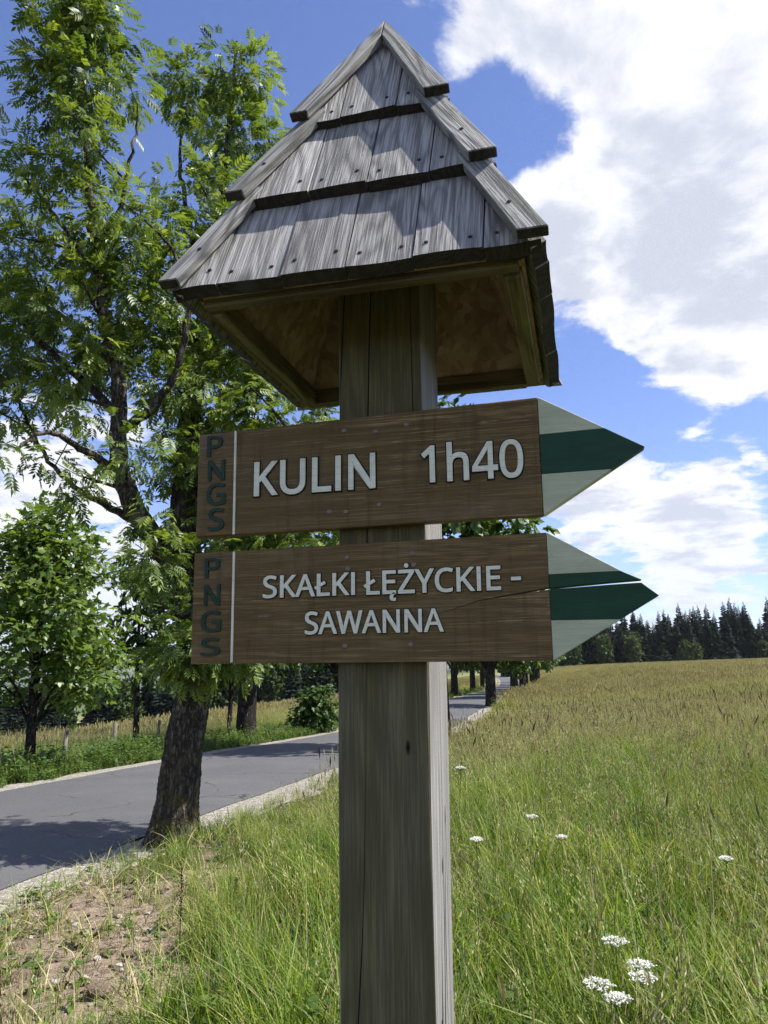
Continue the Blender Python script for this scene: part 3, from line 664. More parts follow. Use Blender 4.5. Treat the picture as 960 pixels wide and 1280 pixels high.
def sign1():
    aL, aR = -0.3075, 0.2507
    zBL, zTL, zBR, zTR = 1.8185, 1.9925, 1.8225, 2.0035
    B = prism('sign_board', [(aL, zBL), (aR, zBR), (aR, zTR), (aL, zTL)], YB0, YB1, W_SIGN, SP, label='upper brown board with raised white letters KULIN 1h40')
    g = 0.0005; x0 = aR + g; tip = (0.3990, 1.9140)
    zu0, zu1, zd0, zd1 = 1.9446, 1.9463, 1.8838, 1.8842
    ux = x0 + (tip[0] - x0) * (zTR - zu1) / (zTR - tip[1]); dx = x0 + (tip[0] - x0) * (zd1 - zBR) / (tip[1] - zBR)
    prism('white_stripe', [(x0, zu0 + g * .4), (ux, zu1 + g * .4), (x0, zTR)], YB0, YB1, P_WHITE, B, bev=.0004)
    prism('green_stripe', [(x0, zd0), (dx, zd1), tip, (ux, zu1), (x0, zu0)], YB0, YB1, P_GREEN, B, bev=.0004)
    prism('white_stripe', [(x0, zBR), (dx, zd1 - g * .4), (x0, zd0 - g * .4)], YB0, YB1, P_WHITE, B, bev=.0004)
    prism('divider_line', [(-0.2418, 1.8195), (-0.2380, 1.8195), (-0.2392, 1.9935), (-0.2430, 1.9935)], YB0 - 0.0022, YB0 + .001, P_LETTER, B, bev=0.0006)
    put_word('KULIN', B, -0.2058, -0.0026, 1.8808, 0.0548, YB0, P_LETTER)
    put_word('1h40', B, 0.0705, 0.2254, 1.8835, 0.0560, YB0, P_LETTER, slope=-0.008)
    for ch, (x0_, z1, x1_, z0) in zip('PNGS', [(-.2915, 1.9880, -.2643, 1.9526), (-.2886, 1.9463, -.2587, 1.9114), (-.2901, 1.9068, -.2567, 1.8696), (-.2857, 1.8648, -.2575, 1.8273)]):
        e = GL[ch][3]; sx = (x1_ - x0_) / (e[1] - e[0]); sz = (z1 - z0) / (e[3] - e[2])
        put_letter(ch, B, x0_ - e[0] * sx, z0 - e[2] * sz, sx, sz, YB0, P_DGREEN, 0.0025, edge=False)
    for x, z in [(-.0542, 1.9775), (-.0015, 1.9715), (.0478, 1.9785), (.0024, 1.8531), (-.0519, 1.8451), (-.0781, 1.8467)]: screw(x, z, B)
    return B


def sign2():
    aL, aR = -0.3080, 0.2530
    zBL, zTL, zBR, zTR = 1.6155, 1.7918, 1.6125, 1.7958
    # the board has split: hairline from the middle, open towards the tip
    ck = [(aL, 1.6500), (-.0548, 1.6540), (.0812, 1.6799), (.1532, 1.7003), (.1999, 1.7062), (aR, 1.7128)]
    gap = [0, 0, .0004, .0010, .0018, .0030]
    B = prism('sign_board', [(x, z) for x, z in ck] + [(aR, zBR), (aL, zBL)][0:0] + [(aR, zBR), (aL, zBL)], YB0, YB1, W_SIGN, SP, bev=0, label='lower brown board, split towards the tip, letters SKAŁKI ŁĘŻYCKIE - SAWANNA')
    prism('upper_half', [(x, z + g_) for (x, z), g_ in zip(ck, gap)] + [(aR, zTR), (aL, zTL)], YB0, YB1, W_SIGN, B, bev=0)
    g = 0.0005; x0 = aR + g; tip = (0.4021, 1.6994)
    zu0, zu1, zd0, zd1 = 1.7345, 1.7352, 1.6690, 1.6680
    ux = .3545; dx = x0 + (tip[0] - x0) * (zd1 - zBR) / (tip[1] - zBR)
    prism('white_stripe', [(x0, zu0 + g * .4), (ux, zu1 + g * .4), (x0, zTR)], YB0, YB1, P_WHITE, B, bev=.0004)
    cx = 0.3760; cz0, cz1 = 1.7130, 1.7190
    topx = x0 + (tip[0] - x0) * (zTR - 1.7262) / (zTR - tip[1])
    lowx = x0 + (tip[0] - x0) * (zTR - 1.7195) / (zTR - tip[1])
    prism('green_stripe', [(x0, 1.7148), (.335, 1.7198), (.381, 1.7222), (ux, zu1), (x0, zu0)], YB0, YB1, P_GREEN, B, bev=.0006)
    prism('green_stripe', [(x0, zd0), (dx, zd1), tip, (.380, 1.7180), (.335, 1.7166), (x0, 1.7130)], YB0, YB1, P_GREEN, B, bev=.0006)
    prism('white_stripe', [(x0, zBR), (dx, zd1 - g * .4), (x0, zd0 - g * .4)], YB0, YB1, P_WHITE, B, bev=.0004)
    prism('divider_line', [(-0.2396, 1.6165), (-0.2358, 1.6165), (-0.2366, 1.7915), (-0.2404, 1.7915)], YB0 - 0.0022, YB0 + .001, P_LETTER, B, bev=0.0006)
    put_word('SKAŁKI', B, -0.1868, -0.0365, 1.7158, 0.0335, YB0, P_LETTER)
    put_word('ŁĘŻYCKIE', B, -0.0230, 0.1848, 1.7152, 0.0345, YB0, P_LETTER)
    put_word('-', B, 0.1995, 0.2140, 1.7175, 0.0345, YB0, P_LETTER)
    put_word('SAWANNA', B, -0.1167, 0.0990, 1.6580, 0.0330, YB0, P_LETTER, slope=-0.004)
    for ch, (x0_, z1, x1_, z0) in zip('PNGS', [(-.2885, 1.7830, -.2621, 1.7508), (-.2883, 1.7402, -.2607, 1.7061), (-.2924, 1.6987, -.2580, 1.6645), (-.2908, 1.6552, -.2582, 1.6272)]):
        e = GL[ch][3]; sx = (x1_ - x0_) / (e[1] - e[0]); sz = (z1 - z0) / (e[3] - e[2])
        put_letter(ch, B, x0_ - e[0] * sx, z0 - e[2] * sz, sx, sz, YB0, P_DGREEN, 0.0025, edge=False)
    for x, z in [(-.0495, 1.7731), (-.0482, 1.7552), (.0528, 1.7740), (.0549, 1.7567), (-.0536, 1.6381), (.0477, 1.6385)]: screw(x, z, B)
    return B
sign1(); sign2()


def make_roof():
    S = [(.1325, 2.525), (.2100, 2.340), (.2775, 2.165)]           # half width and height of each eave, top tier first
    APEX = 2.800; T = 0.022
    roof = empty('roof', (0.004, 0, -0.006)); roof.parent = SP; roof['label'] = 'three-tiered pyramid roof of grey weathered planks'
    nail_me = None
    th = np.arange(8) * 2 * np.pi / 8
    nv = [(0, 0, .0012)] + [(.0032 * math.cos(a), .0032 * math.sin(a), .0006) for a in th] + [(.0032 * math.cos(a), .0032 * math.sin(a), -.002) for a in th]
    nf = [(0, 1 + i, 1 + (i + 1) % 8) for i in range(8)] + [(1 + i, 9 + i, 9 + (i + 1) % 8, 1 + (i + 1) % 8) for i in range(8)]
    nail_me = bpy.data.meshes.new('nail'); nail_me.from_pydata(nv, [], nf); nail_me.materials.append(RUST)
    seams = [[-.0542, .0433], [-.0807, .0126, .1100], [-.1980, -.0989, -.0014, .0957, .1931]]
    g = random.Random(4)
    for side in range(4):
        rotz = Matrix.Rotation(side * math.pi / 2, 4, 'Z')          # 0 front, 1 right, 2 back, 3 left
        for k, (s0, h0) in enumerate(S):
            if k == 0: s1, h1 = 0.004, APEX - 0.012
            else: s1, h1 = S[k - 1][0] - 0.031, S[k - 1][1] + 0.022
            rise, run = h1 - h0, s0 - s1
            L = math.hypot(rise, run); ang = math.atan2(rise, run)
            # frame: origin bottom middle, x along the eave, y up the slope, z outwards
            fy = Vector((0, math.cos(ang), math.sin(ang))); fx = Vector((1, 0, 0)); fz = fx.cross(fy)
            M = rotz @ Matrix(((fx.x, fy.x, fz.x, 0), (fx.y, fy.y, fz.y, -s0), (fx.z, fy.z, fz.z, h0), (0, 0, 0, 1)))
            w0, w1 = s0 - 0.006, s1 - 0.002 if k else 0.004
            cuts = seams[k] if side == 0 else [c + g.uniform(-.02, .02) for c in seams[k]]
            cuts = [-w0] + [c for c in cuts if abs(c) < w0 - .01] + [w0]
            for a, b in zip(cuts[:-1], cuts[1:]):
                gapw = 0.0011; a2, b2 = a + gapw, b - gapw
                us = sorted(set(list(np.linspace(a2, b2, 7)) + [u for u in (-w1, w1) if a2 < u < b2]))
                cup = g.uniform(-.003, .0035) * (1 if side == 0 else .4); twist = g.uniform(-.002, .002); lift = g.uniform(-.0008, .0012); drop = g.uniform(-.0015, .0015)
                rows = 4; V = []; F = []
                for u in us:
                    vm = L if abs(u) <= w1 else L * (w0 - abs(u)) / (w0 - w1)
                    tt = 2 * (u - a2) / (b2 - a2) - 1
                    for r_ in range(rows):
                        v = drop + (vm - drop) * r_ / (rows - 1)
                        n_ = (cup * (1 - tt * tt) + twist * tt) * (1 - .6 * r_ / (rows - 1)) + lift
                        V.append((u, v, n_)); V.append((u, v, n_ - T))
                m_ = rows * 2
                for i in range(len(us) - 1):
                    for r_ in range(rows - 1):
                        p = i * m_ + r_ * 2; q = p + m_
                        F.append((p, q, q + 2, p + 2)); F.append((p + 1, p + 3, q + 3, q + 1))
                    F.append((i * m_, i * m_ + 1, (i + 1) * m_ + 1, (i + 1) * m_))
                    e = i * m_ + (rows - 1) * 2; F.append((e, e + m_, e + m_ + 1, e + 1))
                for r_ in range(rows - 1):
                    F.append((r_ * 2, r_ * 2 + 2, r_ * 2 + 3, r_ * 2 + 1)); p = (len(us) - 1) * m_ + r_ * 2; F.append((p, p + 1, p + 3, p + 2))
                me = bpy.data.meshes.new('plank'); me.from_pydata(V, [], F); me.materials.append(W_GREY)
                pl = link('plank', me, roof); pl.matrix_local = M
                if side == 0 and b - a > .04:
                    for u in ((a + .018, b - .018) if b - a > .07 else ((a + b) / 2,)):
                        if abs(u) < w0 - .05:
                            nl = link('nail', nail_me, roof); tt = 2 * (u - a2) / (b2 - a2) - 1
                            v = .026 + g.uniform(0, .014)
                            nl.matrix_local = M @ Matrix.Translation((u, v, cup * (1 - tt * tt) + twist * tt + lift + .0005))
            # cover boards along the hips (front and back faces)
            if side in (0, 2):
                for sg in (-1, 1):
                    bw, ht = (0.038 if sg == 1 else 0.028), 0.017; lz = 0.0065
                    dirh = Vector((-(w0 - w1) * sg, L, 0)).normalized()     # along the hip, upwards
                    inn = Vector((-sg * dirh.y, abs(dirh.x), 0)) if True else None
                    inn = Vector((-sg * dirh.y, sg * dirh.x * 1.0, 0)); inn = inn if inn.x * -sg > 0 else -inn
                    base = Vector((sg * (s0 + .004), -.006, lz)); top = Vector((sg * (s1 + .006), L - (.0 if k else .002), lz))
                    if k == 0: top = Vector((sg * .006, L + .010, lz))
                    q = [base, base + Vector((-sg * bw * 1.12, 0, 0)), top + Vector((-sg * bw * (0.9 if k else .12), (-.005 if k else -.045), 0)), top]
                    if k == 0: q[2] = Vector((0.0008 * sg, L - .056, lz)); q[3] = Vector((0.0008 * sg, L + .006, lz))
                    V = [v for v in q] + [v - Vector((0, 0, -ht)) for v in q]
                    F = [(3, 2, 1, 0), (4, 5, 6, 7)] + [(i, (i + 1) % 4, (i + 1) % 4 + 4, i + 4) for i in range(4)]
                    org = q[0].copy(); ax = dirh; side_ = Vector((ax.y, -ax.x, 0))
                    RM = Matrix(((side_.x, ax.x, 0, org.x), (side_.y, ax.y, 0, org.y), (0, 0, 1, org.z), (0, 0, 0, 1)))
                    inv = RM.inverted()
                    me = bpy.data.meshes.new('hip_board'); me.from_pydata([tuple(inv @ v) for v in V], [], F); me.materials.append(W_HIP); bevel(me, .0015)
                    hb = link('hip_board', me, roof); hb.matrix_local = M @ RM
                    if side == 0 and k > 0:
                        nl = link('nail', nail_me, roof); pt = base.lerp(top, .3) + Vector((-sg * .022, 0, ht + .0005)); nl.matrix_local = M @ Matrix.Translation(pt)
        # flake-board lining of the hollow inside
        s0, h0 = 0.236, 2.160; st, ht_ = 0.004, 2.690
        V = [(-s0, -s0, h0), (s0, -s0, h0), (st, -st, ht_), (-st, -st, ht_)]
        nrm = Vector((0, -(ht_ - h0), s0 - st)).normalized() * 0.010
        V = V + [tuple(Vector(v) + nrm) for v in V]
        F = [(0, 3, 2, 1), (4, 5, 6, 7), (0, 1, 5, 4), (1, 2, 6, 5), (2, 3, 7, 6), (3, 0, 4, 7)]
        me = bpy.data.meshes.new('lining_panel'); me.from_pydata(V, [], F); me.materials.append(OSB)
        o = link('lining_panel', me, roof); o.matrix_local = rotz
        # eave batten under the planks
        e0 = 0.238
        if side in (0, 2): b_ = box('eave_batten', (-e0 + .001, e0 - .001, -e0 - .004, -e0 + .016, 2.150, 2.182), W_BATTEN, roof)
        else: b_ = box('eave_batten', (-e0 + .019, e0 - .019, -e0 - .002, -e0 + .024, 2.146, 2.180), W_BATTEN, roof)
        b_.matrix_local = rotz
    return roof
make_roof()

# ------------------------------------------------------------------ trees
def unit(v): return v / (np.linalg.norm(v, axis=-1, keepdims=True) + 1e-9)


def leaf_ash(g):
    """pinnate leaf along +x, length 1"""
    V, F = [], []
    def q(p0, d, w, L, n):
        s = np.cross(n, d); s /= np.linalg.norm(s)
        i = len(V); m = p0 + d * L * .45
        V.extend([p0, m + s * w + n * L * .05, p0 + d * L - n * L * .06, m - s * w + n * L * .05]); F.append((i, i + 1, i + 2, i + 3))
    up = np.array([0, 0, 1.])
    bend = lambda x: np.array([x, 0, -.22 * x * x])
    V.extend([bend(0) + [0, .006, 0], bend(.5) + [0, .006, 0], bend(.5) - [0, .006, 0], bend(0) - [0, .006, 0]]); F.append((0, 1, 2, 3))
    V.extend([bend(.5) + [0, .006, 0], bend(.97) + [0, .004, 0], bend(.97) - [0, .004, 0], bend(.5) - [0, .006, 0]]); F.append((4, 5, 6, 7))
    for x in (.28, .44, .60, .76):
        for sg in (-1, 1):
            d = np.array([.55, sg * .83, -.22 - .15 * g.random()]); d /= np.linalg.norm(d)
            q(bend(x), d, .080, .38 + .05 * g.random(), up)
    q(bend(.86), np.array([.95, 0, -.3]), .08, .38, up)
    return np.array(V, float), np.array(F)


def leaf_maple(g):
    pts = []
    for a, r in [(-150, .30), (-128, .52), (-100, .34), (-68, .80), (-38, .50), (0, 1.0), (38, .50), (68, .80), (100, .34), (128, .52), (150, .30)]:
        pts.append((.35 + r * .62 * math.cos(R(a)), r * .62 * math.sin(R(a)), -.10 * r * r))
    V = [(.30, 0, .03)] + pts
    F = [(0, i, i + 1) for i in range(1, 11)]
    return np.array(V, float), np.array(F)


def leaf_sprig(g, n=5):
    """short twig end with n broad leaves"""
    V, F = [], []
    for k in range(n):
        a = g.uniform(-1.4, 1.4); p = np.array([.1 + .5 * k / n, 0, 0]); d = np.array([math.cos(a), math.sin(a), g.uniform(-.55, .15)]); d /= np.linalg.norm(d)
        nrm = unit(np.array([g.normal(0, .35), g.normal(0, .35), 1.0])); s = unit(np.cross(nrm, d)); L = g.uniform(.42, .62); w = .20
        i = len(V); m = p + d * L * .5
        V.extend([p, m + s * w, p + d * L - nrm * .05, m - s * w]); F.append((i, i + 1, i + 2, i + 3))
    return np.array(V, float), np.array(F)


def build_tree(g, limbs, blobs, n_clust, leaves_per, leaf, lsize, cl_r, bark, lmat, n_sec=40, wob=None, twig_r=.006, droop=.35, sides=(14, 6, 4), depth_shade=False):
    """limbs: list of (points, radii); blobs: list of (centre, radii, weight). returns (trunk mesh, crown mesh), world coords"""
    tb = Tubes(); nodes = []; nrad = []
    for k, (P, r) in enumerate(limbs):
        P = np.asarray(P, float); Q = catmull(P, (22 if sides[0] > 40 else 8) if k == 0 else 6); m = len(Q)
        rr = np.interp(np.linspace(0, len(P) - 1, m), np.arange(len(P)), r)
        if k: Q[1:-1] += g.normal(0, .018, (m - 2, 3)) * np.linspace(0.3, 1, m - 2)[:, None]
        tb.add(Q, rr, sides[0] if k == 0 else min(12, max(6, sides[0] // 2)), wob if k == 0 else None); nodes.append(Q); nrad.append(rr)
    w = np.array([b[2] for b in blobs], float); w /= w.sum()
    pick = g.choice(len(blobs), n_clust, p=w)
    v = unit(g.normal(size=(n_clust, 3))) * (g.random((n_clust, 1)) ** .45)
    C = np.array([b[0] for b in blobs])[pick] + v * np.array([b[1] for b in blobs])[pick]
    hub = np.array([b[0] for b in blobs])[pick]
    order = g.permutation(n_clust)
    def connect(c, r_end, r_start, n):
        N = np.vstack(nodes); RR = np.concatenate(nrad)
        dlt = c - N; dist = np.linalg.norm(dlt, axis=1)
        cost = dist + np.clip(N[:, 2] - c[2] + .1, 0, None) * 1.8
        i = int(np.argmin(cost)); a = N[i]
        L = dist[i]
        if L < .05: return
        tt = np.linspace(0, 1, n)[:, None]
        mid = (a + c) / 2 + np.array([0, 0, .10 * L]) + g.normal(0, .07 * L, 3)
        Q = (1 - tt) ** 2 * a + 2 * tt * (1 - tt) * mid + tt ** 2 * c
        rs = min(r_start, RR[i] * .8)
        rr = np.linspace(rs, r_end, n); tb.add(Q, rr, sides[1] if n > 4 else sides[2]); nodes.append(Q[1:]); nrad.append(rr[1:])
    for i in order[:n_sec]: connect(C[i], twig_r, twig_r * 3.6, 7)
    for i in order[n_sec:]: connect(C[i], twig_r * .5, twig_r * 1.2, 4)
    # leaves
    per = g.poisson(leaves_per, n_clust); idx = np.repeat(np.arange(n_clust), per); N = len(idx)
    dirs = unit(g.normal(size=(N, 3)) * [1, 1, .75])
    pos = C[idx] + dirs * (g.random((N, 1)) ** .6) * cl_r
    ld = unit(dirs + unit(C[idx] - hub[idx] + 1e-6) * .5 + np.array([0, 0, -droop]) + g.normal(0, .3, (N, 3)))
    rot = frames(ld, .45, g); sc = lsize * g.uniform(.6, 1.25, N)
    tV, tF = leaf
    V, F = scatter(tV, tF, pos, rot, sc)
    cv = g.normal(0, .22, n_clust)
    var = np.clip(g.beta(2, 2, N) * .7 + .15 + cv[idx], 0, 1)
    return tb.mesh('trunk', bark), mesh_np('crown', V, F, [lmat], var=np.repeat(var, len(tV)))


def tree_object(name, base, meshes, label, category='tree', group=None):
    e = empty(name, base, label=label, category=category)
    if group: e['group'] = group
    for nm, me in zip(('trunk', 'crown'), meshes):
        me.transform(Matrix.Translation(-Vector(base))); link(nm, me, e)
    return e


def hero_ash():
    g = np.random.default_rng(21); Y = 8.05
    base = at(216, 1058, Y); base[2] = float(terr(base[0], base[1])) - .12
    def pl(pts): return [at(px, py, Y + dy) for px, py, dy, _ in pts], [r * Y / F_PX for *_, r in pts]
    tr = [(222, 1000, 0, 23), (231, 925, 0, 21.5), (243, 855, .02, 20.5), (240, 770, .05, 19), (232, 690, .1, 19), (231, 610, .2, 16), (238, 520, .35, 14), (250, 430, .5, 10.5), (266, 330, .6, 7.5), (280, 220, .7, 5), (290, 120, .75, 3), (296, 52, .8, 1.6)]
    P, r = pl(tr); P = [base, base + np.array([.01, 0, .20])] + P; r = [.30, .245] + r
    def wob(path, th):
        z = path[:, 2] - base[2]; fl = np.exp(-np.clip(z, 0, None) / .32)[:, None]
        l = 1 + fl * (.20 * np.cos(3 * th + 1.0) + .13 * np.cos(5 * th + .4) + .07 * np.cos(8 * th))[None]
        n = .05 * np.sin(4 * th[None] + z[:, None] * 2.1) + .035 * np.sin(7 * th[None] - z[:, None] * 3.7) + .025 * np.sin(13 * th[None] + z[:, None] * 9.0)
        rid = .055 * np.abs(np.sin(9 * th[None] + 1.3 * np.sin(z[:, None] * 2.3) + .6 * np.sin(z[:, None] * 7))) + .045 * np.abs(np.sin(17 * th[None] - 1.7 * np.sin(z[:, None] * 3.1 + 1)))
        return l + n + rid - .05 + g.normal(0, .016, (len(path), len(th)))
    limbs = [(P, r)]
    for pts in [
        [(238, 735, .05, 17), (207, 692, -.05, 15), (180, 655, -.15, 13.5), (150, 592, -.3, 12), (150, 520, -.4, 10), (147, 470, -.45, 9), (131, 400, -.5, 7.5), (119, 330, -.55, 6.2), (112, 230, -.6, 4.8), (106, 130, -.6, 3.4), (100, 40, -.6, 2.3), (96, -40, -.6, 1.2)],
        [(150, 540, -.4, 7), (195, 505, -.5, 5.5), (225, 450, -.6, 4.5), (235, 380, -.7, 3.5), (215, 310, -.8, 2)],
        [(150, 520, -.4, 6.5), (105, 478, -.3, 5), (55, 430, -.2, 4), (5, 370, 0, 3), (-40, 300, .1, 1.5)],
        [(178, 655, -.15, 6), (120, 625, .2, 4), (70, 585, .4, 3), (30, 520, .5, 2.2), (10, 460, .5, 1.2)],
        [(120, 340, -.55, 4), (85, 290, -.4, 3), (45, 240, -.2, 2), (15, 200, 0, 1)],
        [(118, 310, -.55, 4), (150, 260, -.6, 3), (165, 190, -.7, 2), (172, 130, -.7, 1)],
        [(236, 560, .3, 9), (290, 500, .5, 7), (345, 440, .6, 5), (385, 380, .6, 3), (400, 300, .7, 1.5)],
        [(234, 640, .15, 8), (300, 590, .0, 6), (360, 560, -.1, 4.5), (430, 530, -.1, 3)],
        [(244, 470, .45, 7), (300, 380, .8, 5), (330, 280, 1.0, 3.5), (335, 180, 1.0, 2), (322, 90, 1.0, 1)],
        [(240, 740, .05, 7), (310, 705, -.1, 5), (380, 690, -.2, 3.5), (450, 670, -.2, 2)],
        [(244, 790, .0, 5), (225, 770, -.25, 3.5), (200, 775, -.4, 2), (185, 800, -.5, 1)],
        [(240, 780, .0, 4), (262, 790, -.3, 3), (285, 815, -.45, 1.5)],
        [(150, 590, -.3, 6), (100, 560, -.6, 4), (60, 540, -.9, 3), (20, 560, -1.1, 1.5)],
        [(262, 360, .6, 5), (235, 280, .9, 4), (225, 190, 1.1, 2.5), (228, 110, 1.2, 1)]]:
        limbs.append(pl(pts))
    m = Y / F_PX
    B = [(95, 20, 58, 55, .5, -.6, .9), (105, 110, 78, 60, .6, -.6, 1.1), (130, 30, 35, 40, .4, -.6, .4), (300, 95, 40, 42, .5, .8, .55), (235, 120, 38, 55, .5, 1.1, .6), (285, 180, 68, 60, .7, .8, 1.0), (120, 215, 62, 55, .8, -.5, .9),
         (40, 230, 50, 45, .7, -.1, .6), (35, 330, 62, 60, .9, -.1, .9), (150, 300, 75, 55, .9, -.5, 1.1), (255, 290, 85, 65, .9, .5, 1.4), (330, 330, 75, 60, .8, .8, 1.0), (120, 390, 75, 55, .9, -.4, 1.1), (30, 430, 75, 55, .9, 0, 1.0), (-60, 330, 70, 90, .9, .1, 1.0),
         (240, 400, 90, 60, 1., .3, 1.5), (340, 430, 75, 55, .8, .5, 1.0), (85, 475, 70, 40, .9, -.4, .45), (15, 510, 45, 40, .9, .2, .28), (-60, 480, 60, 70, .8, 0, .6), (245, 480, 90, 50, .9, .1, 1.2), (350, 520, 85, 50, .8, .2, 1.0), (170, 560, 60, 35, .8, -.6, .35), (270, 560, 80, 55, .9, .2, 1.0),
         (50, 590, 70, 22, .9, -.5, .28), (195, 640, 45, 40, .8, -.3, .3), (330, 620, 90, 55, .8, .0, .9), (430, 600, 80, 60, .8, .1, .7), (205, 700, 28, 28, .6, -.4, .2), (340, 690, 85, 35, .7, -.1, .8), (275, 760, 40, 38, .5, -.4, .4), (220, 795, 22, 24, .4, -.45, .14), (268, 812, 48, 20, .35, -.4, .5), (238, 822, 32, 16, .3, -.45, .28), (430, 690, 60, 30, .7, 0, .5)]
    blobs = [(at(px, py, Y + dy), np.array([rx * m, rd, ry * m]), w) for px, py, rx, ry, rd, dy, w in B]
    meshes = build_tree(g, limbs, blobs, 640, 16, leaf_ash(g), .19, .27, BARK, L_ASH, n_sec=110, wob=wob, twig_r=.0065, droop=.4, sides=(64, 6, 4))
    tree_object('ash_tree', base, meshes, 'tall ash tree with forked leaning trunk standing on the near roadside')
hero_ash()


def round_tree(seed, H, R0, crown, n_clust, per, leaf, lsize, cl_r, bark, lmat, n_sec, twig_r=.01, lean=(0, 0), low=0.3, sides=(10, 5, 3), nb=14):
    """free-standing broadleaf tree at the origin: crown = (half width, base height)"""
    g = np.random.default_rng(seed); cw, cb = crown
    top = np.array([lean[0], lean[1], H * .93])
    P = [np.array([0, 0, -.2]), np.array([0, 0, .4]), np.array([lean[0] * .2 + g.normal(0, .05), lean[1] * .2, H * .3]), np.array([lean[0] * .5 + g.normal(0, .1), lean[1] * .5 + g.normal(0, .1), H * .6]), top]
    limbs = [(P, [R0 * 1.35, R0 * 1.05, R0 * .85, R0 * .5, R0 * .1])]
    blobs = []
    for i in range(nb):
        a = i * 2.4 + g.uniform(-.4, .4); f = (i + .5) / nb
        z = cb + (H - cb) * (.12 + .80 * f)
        prof = math.sin(math.pi * min(1, (.20 + .8 * f) ** .8)) ** .7
        rad = cw * .58 * prof * g.uniform(.7, 1.1)
        c = np.array([lean[0] * z / H + rad * math.cos(a), lean[1] * z / H + rad * math.sin(a), z])
        blobs.append((c, np.array([cw * .48, cw * .48, (H - cb) * .16]) * g.uniform(.75, 1.2), 1.0))
        zb = max(cb * .8, z - cw * .7 * g.uniform(.6, 1.2)); t0 = min(.95, zb / H)
        s = np.array([lean[0] * t0, lean[1] * t0, zb]); r1 = R0 * .42 * (1 - f * .6)
        limbs.append(([s, (s + c) / 2 + [0, 0, .1 * cw], c], [r1, r1 * .6, r1 * .2]))
    blobs.append((np.array([lean[0], lean[1], H - (H - cb) * .14]), np.array([cw * .35, cw * .35, (H - cb) * .14]), .8))
    return build_tree(g, limbs, blobs, n_clust, per, leaf, lsize, cl_r, bark, lmat, n_sec=n_sec, twig_r=twig_r, droop=.45, sides=sides)


def stand(name, meshes, x, y, label, group=None, rot=0.0, scale=1.0, category='tree'):
    e = empty(name, (x, y, float(terr(x, y))), label=label, category=category); e.rotation_euler.z = rot; e.scale = (scale,) * 3
    if group: e['group'] = group
    for nm, me in zip(('trunk', 'crown'), meshes): link(nm, me, e)
    return e


def restand(src, x, y, label, rot, scale, group=None):
    c = copy_tree(src); c.location = (x, y, float(terr(x, y))); c.rotation_euler.z = rot; c.scale = (scale,) * 3; c['label'] = label
    if group: c['group'] = group
    elif 'group' in c: del c['group']
    return c


g0 = np.random.default_rng(5)
SPRIG = leaf_sprig(g0); MAPLE = leaf_maple(g0)
# young maple across the road
maple = round_tree(31, 5.15, .095, (1.85, 1.05), 420, 17, MAPLE, .20, .30, BARK_D, L_MAPLE, 60, twig_r=.006, nb=20)
stand('maple_tree', maple, -6.45, 14.8, 'young round maple with bright lobed leaves on the far roadside', rot=.6, scale=.94)
# roadside trees further along
GRP = 'trees lining the road further on'
road_a = round_tree(41, 9.0, .30, (2.9, 2.5), 380, 13, SPRIG, .36, .42, BARK_D, L_ROAD, 50, twig_r=.014)
road_b = round_tree(42, 11.0, .33, (4.1, 2.4), 420, 14, SPRIG, .44, .55, BARK_D, L_ROAD, 50, twig_r=.018)
road_c = round_tree(43, 10.5, .33, (3.9, 2.6), 400, 14, SPRIG, .44, .52, BARK_D, L_ROAD, 50, twig_r=.018)
near_t = stand('roadside_tree', road_a, 1.25, 19.6, 'leafy tree rising directly behind the signpost', rot=1.0, scale=.96)
tb_ = stand('roadside_tree', road_b, 6.55, 50.7, 'thick dark trunk nearest in the row between road and meadow', GRP, rot=.3)
tc_ = stand('roadside_tree', road_c, 10.4, 65.5, 'second trunk in the row along the meadow edge', GRP, rot=1.3)
for i, (x, y, rot, sc, lab) in enumerate([(12.7, 75, 2.0, .95, 'third trunk in the row along the meadow edge'), (14.5, 84, .4, 1.0, 'fourth trunk in the row along the meadow edge'), (16.9, 93, 3.1, 1.0, 'fifth trunk in the row along the meadow edge'),
                                          (19.3, 104, 4.1, .95, 'distant small trunk in the row along the meadow edge'), (21.6, 115, 5.0, 1.0, 'distant small trunk in the row along the meadow edge'), (24.2, 128, 1.0, .95, 'distant small trunk in the row along the meadow edge'), (27.5, 146, 2.4, .95, 'distant small trunk in the row along the meadow edge')]):
    restand((tb_, tc_)[i % 2], x, y, lab, rot, sc, GRP)
for i, (x, y, rot, sc, lab) in enumerate([(6.35, 75, .8, 1.0, 'roadside tree on the far side, its trunk just clear of the post'), (10.2, 95, 2.2, 1.0, 'second trunk on the far side of the distant road'), (13.6, 114, 3.0, .95, 'third trunk on the far side of the distant road'), (17.2, 140, 4.0, .9, 'farthest trunk on the far side of the distant road')]):
    restand((tc_, tb_)[i % 2], x, y, lab, rot, sc, GRP)
big2 = restand(near_t, -4.35, 25.2, 'thick dark trunk standing across the road beneath the lower board', 2.6, 1.02)
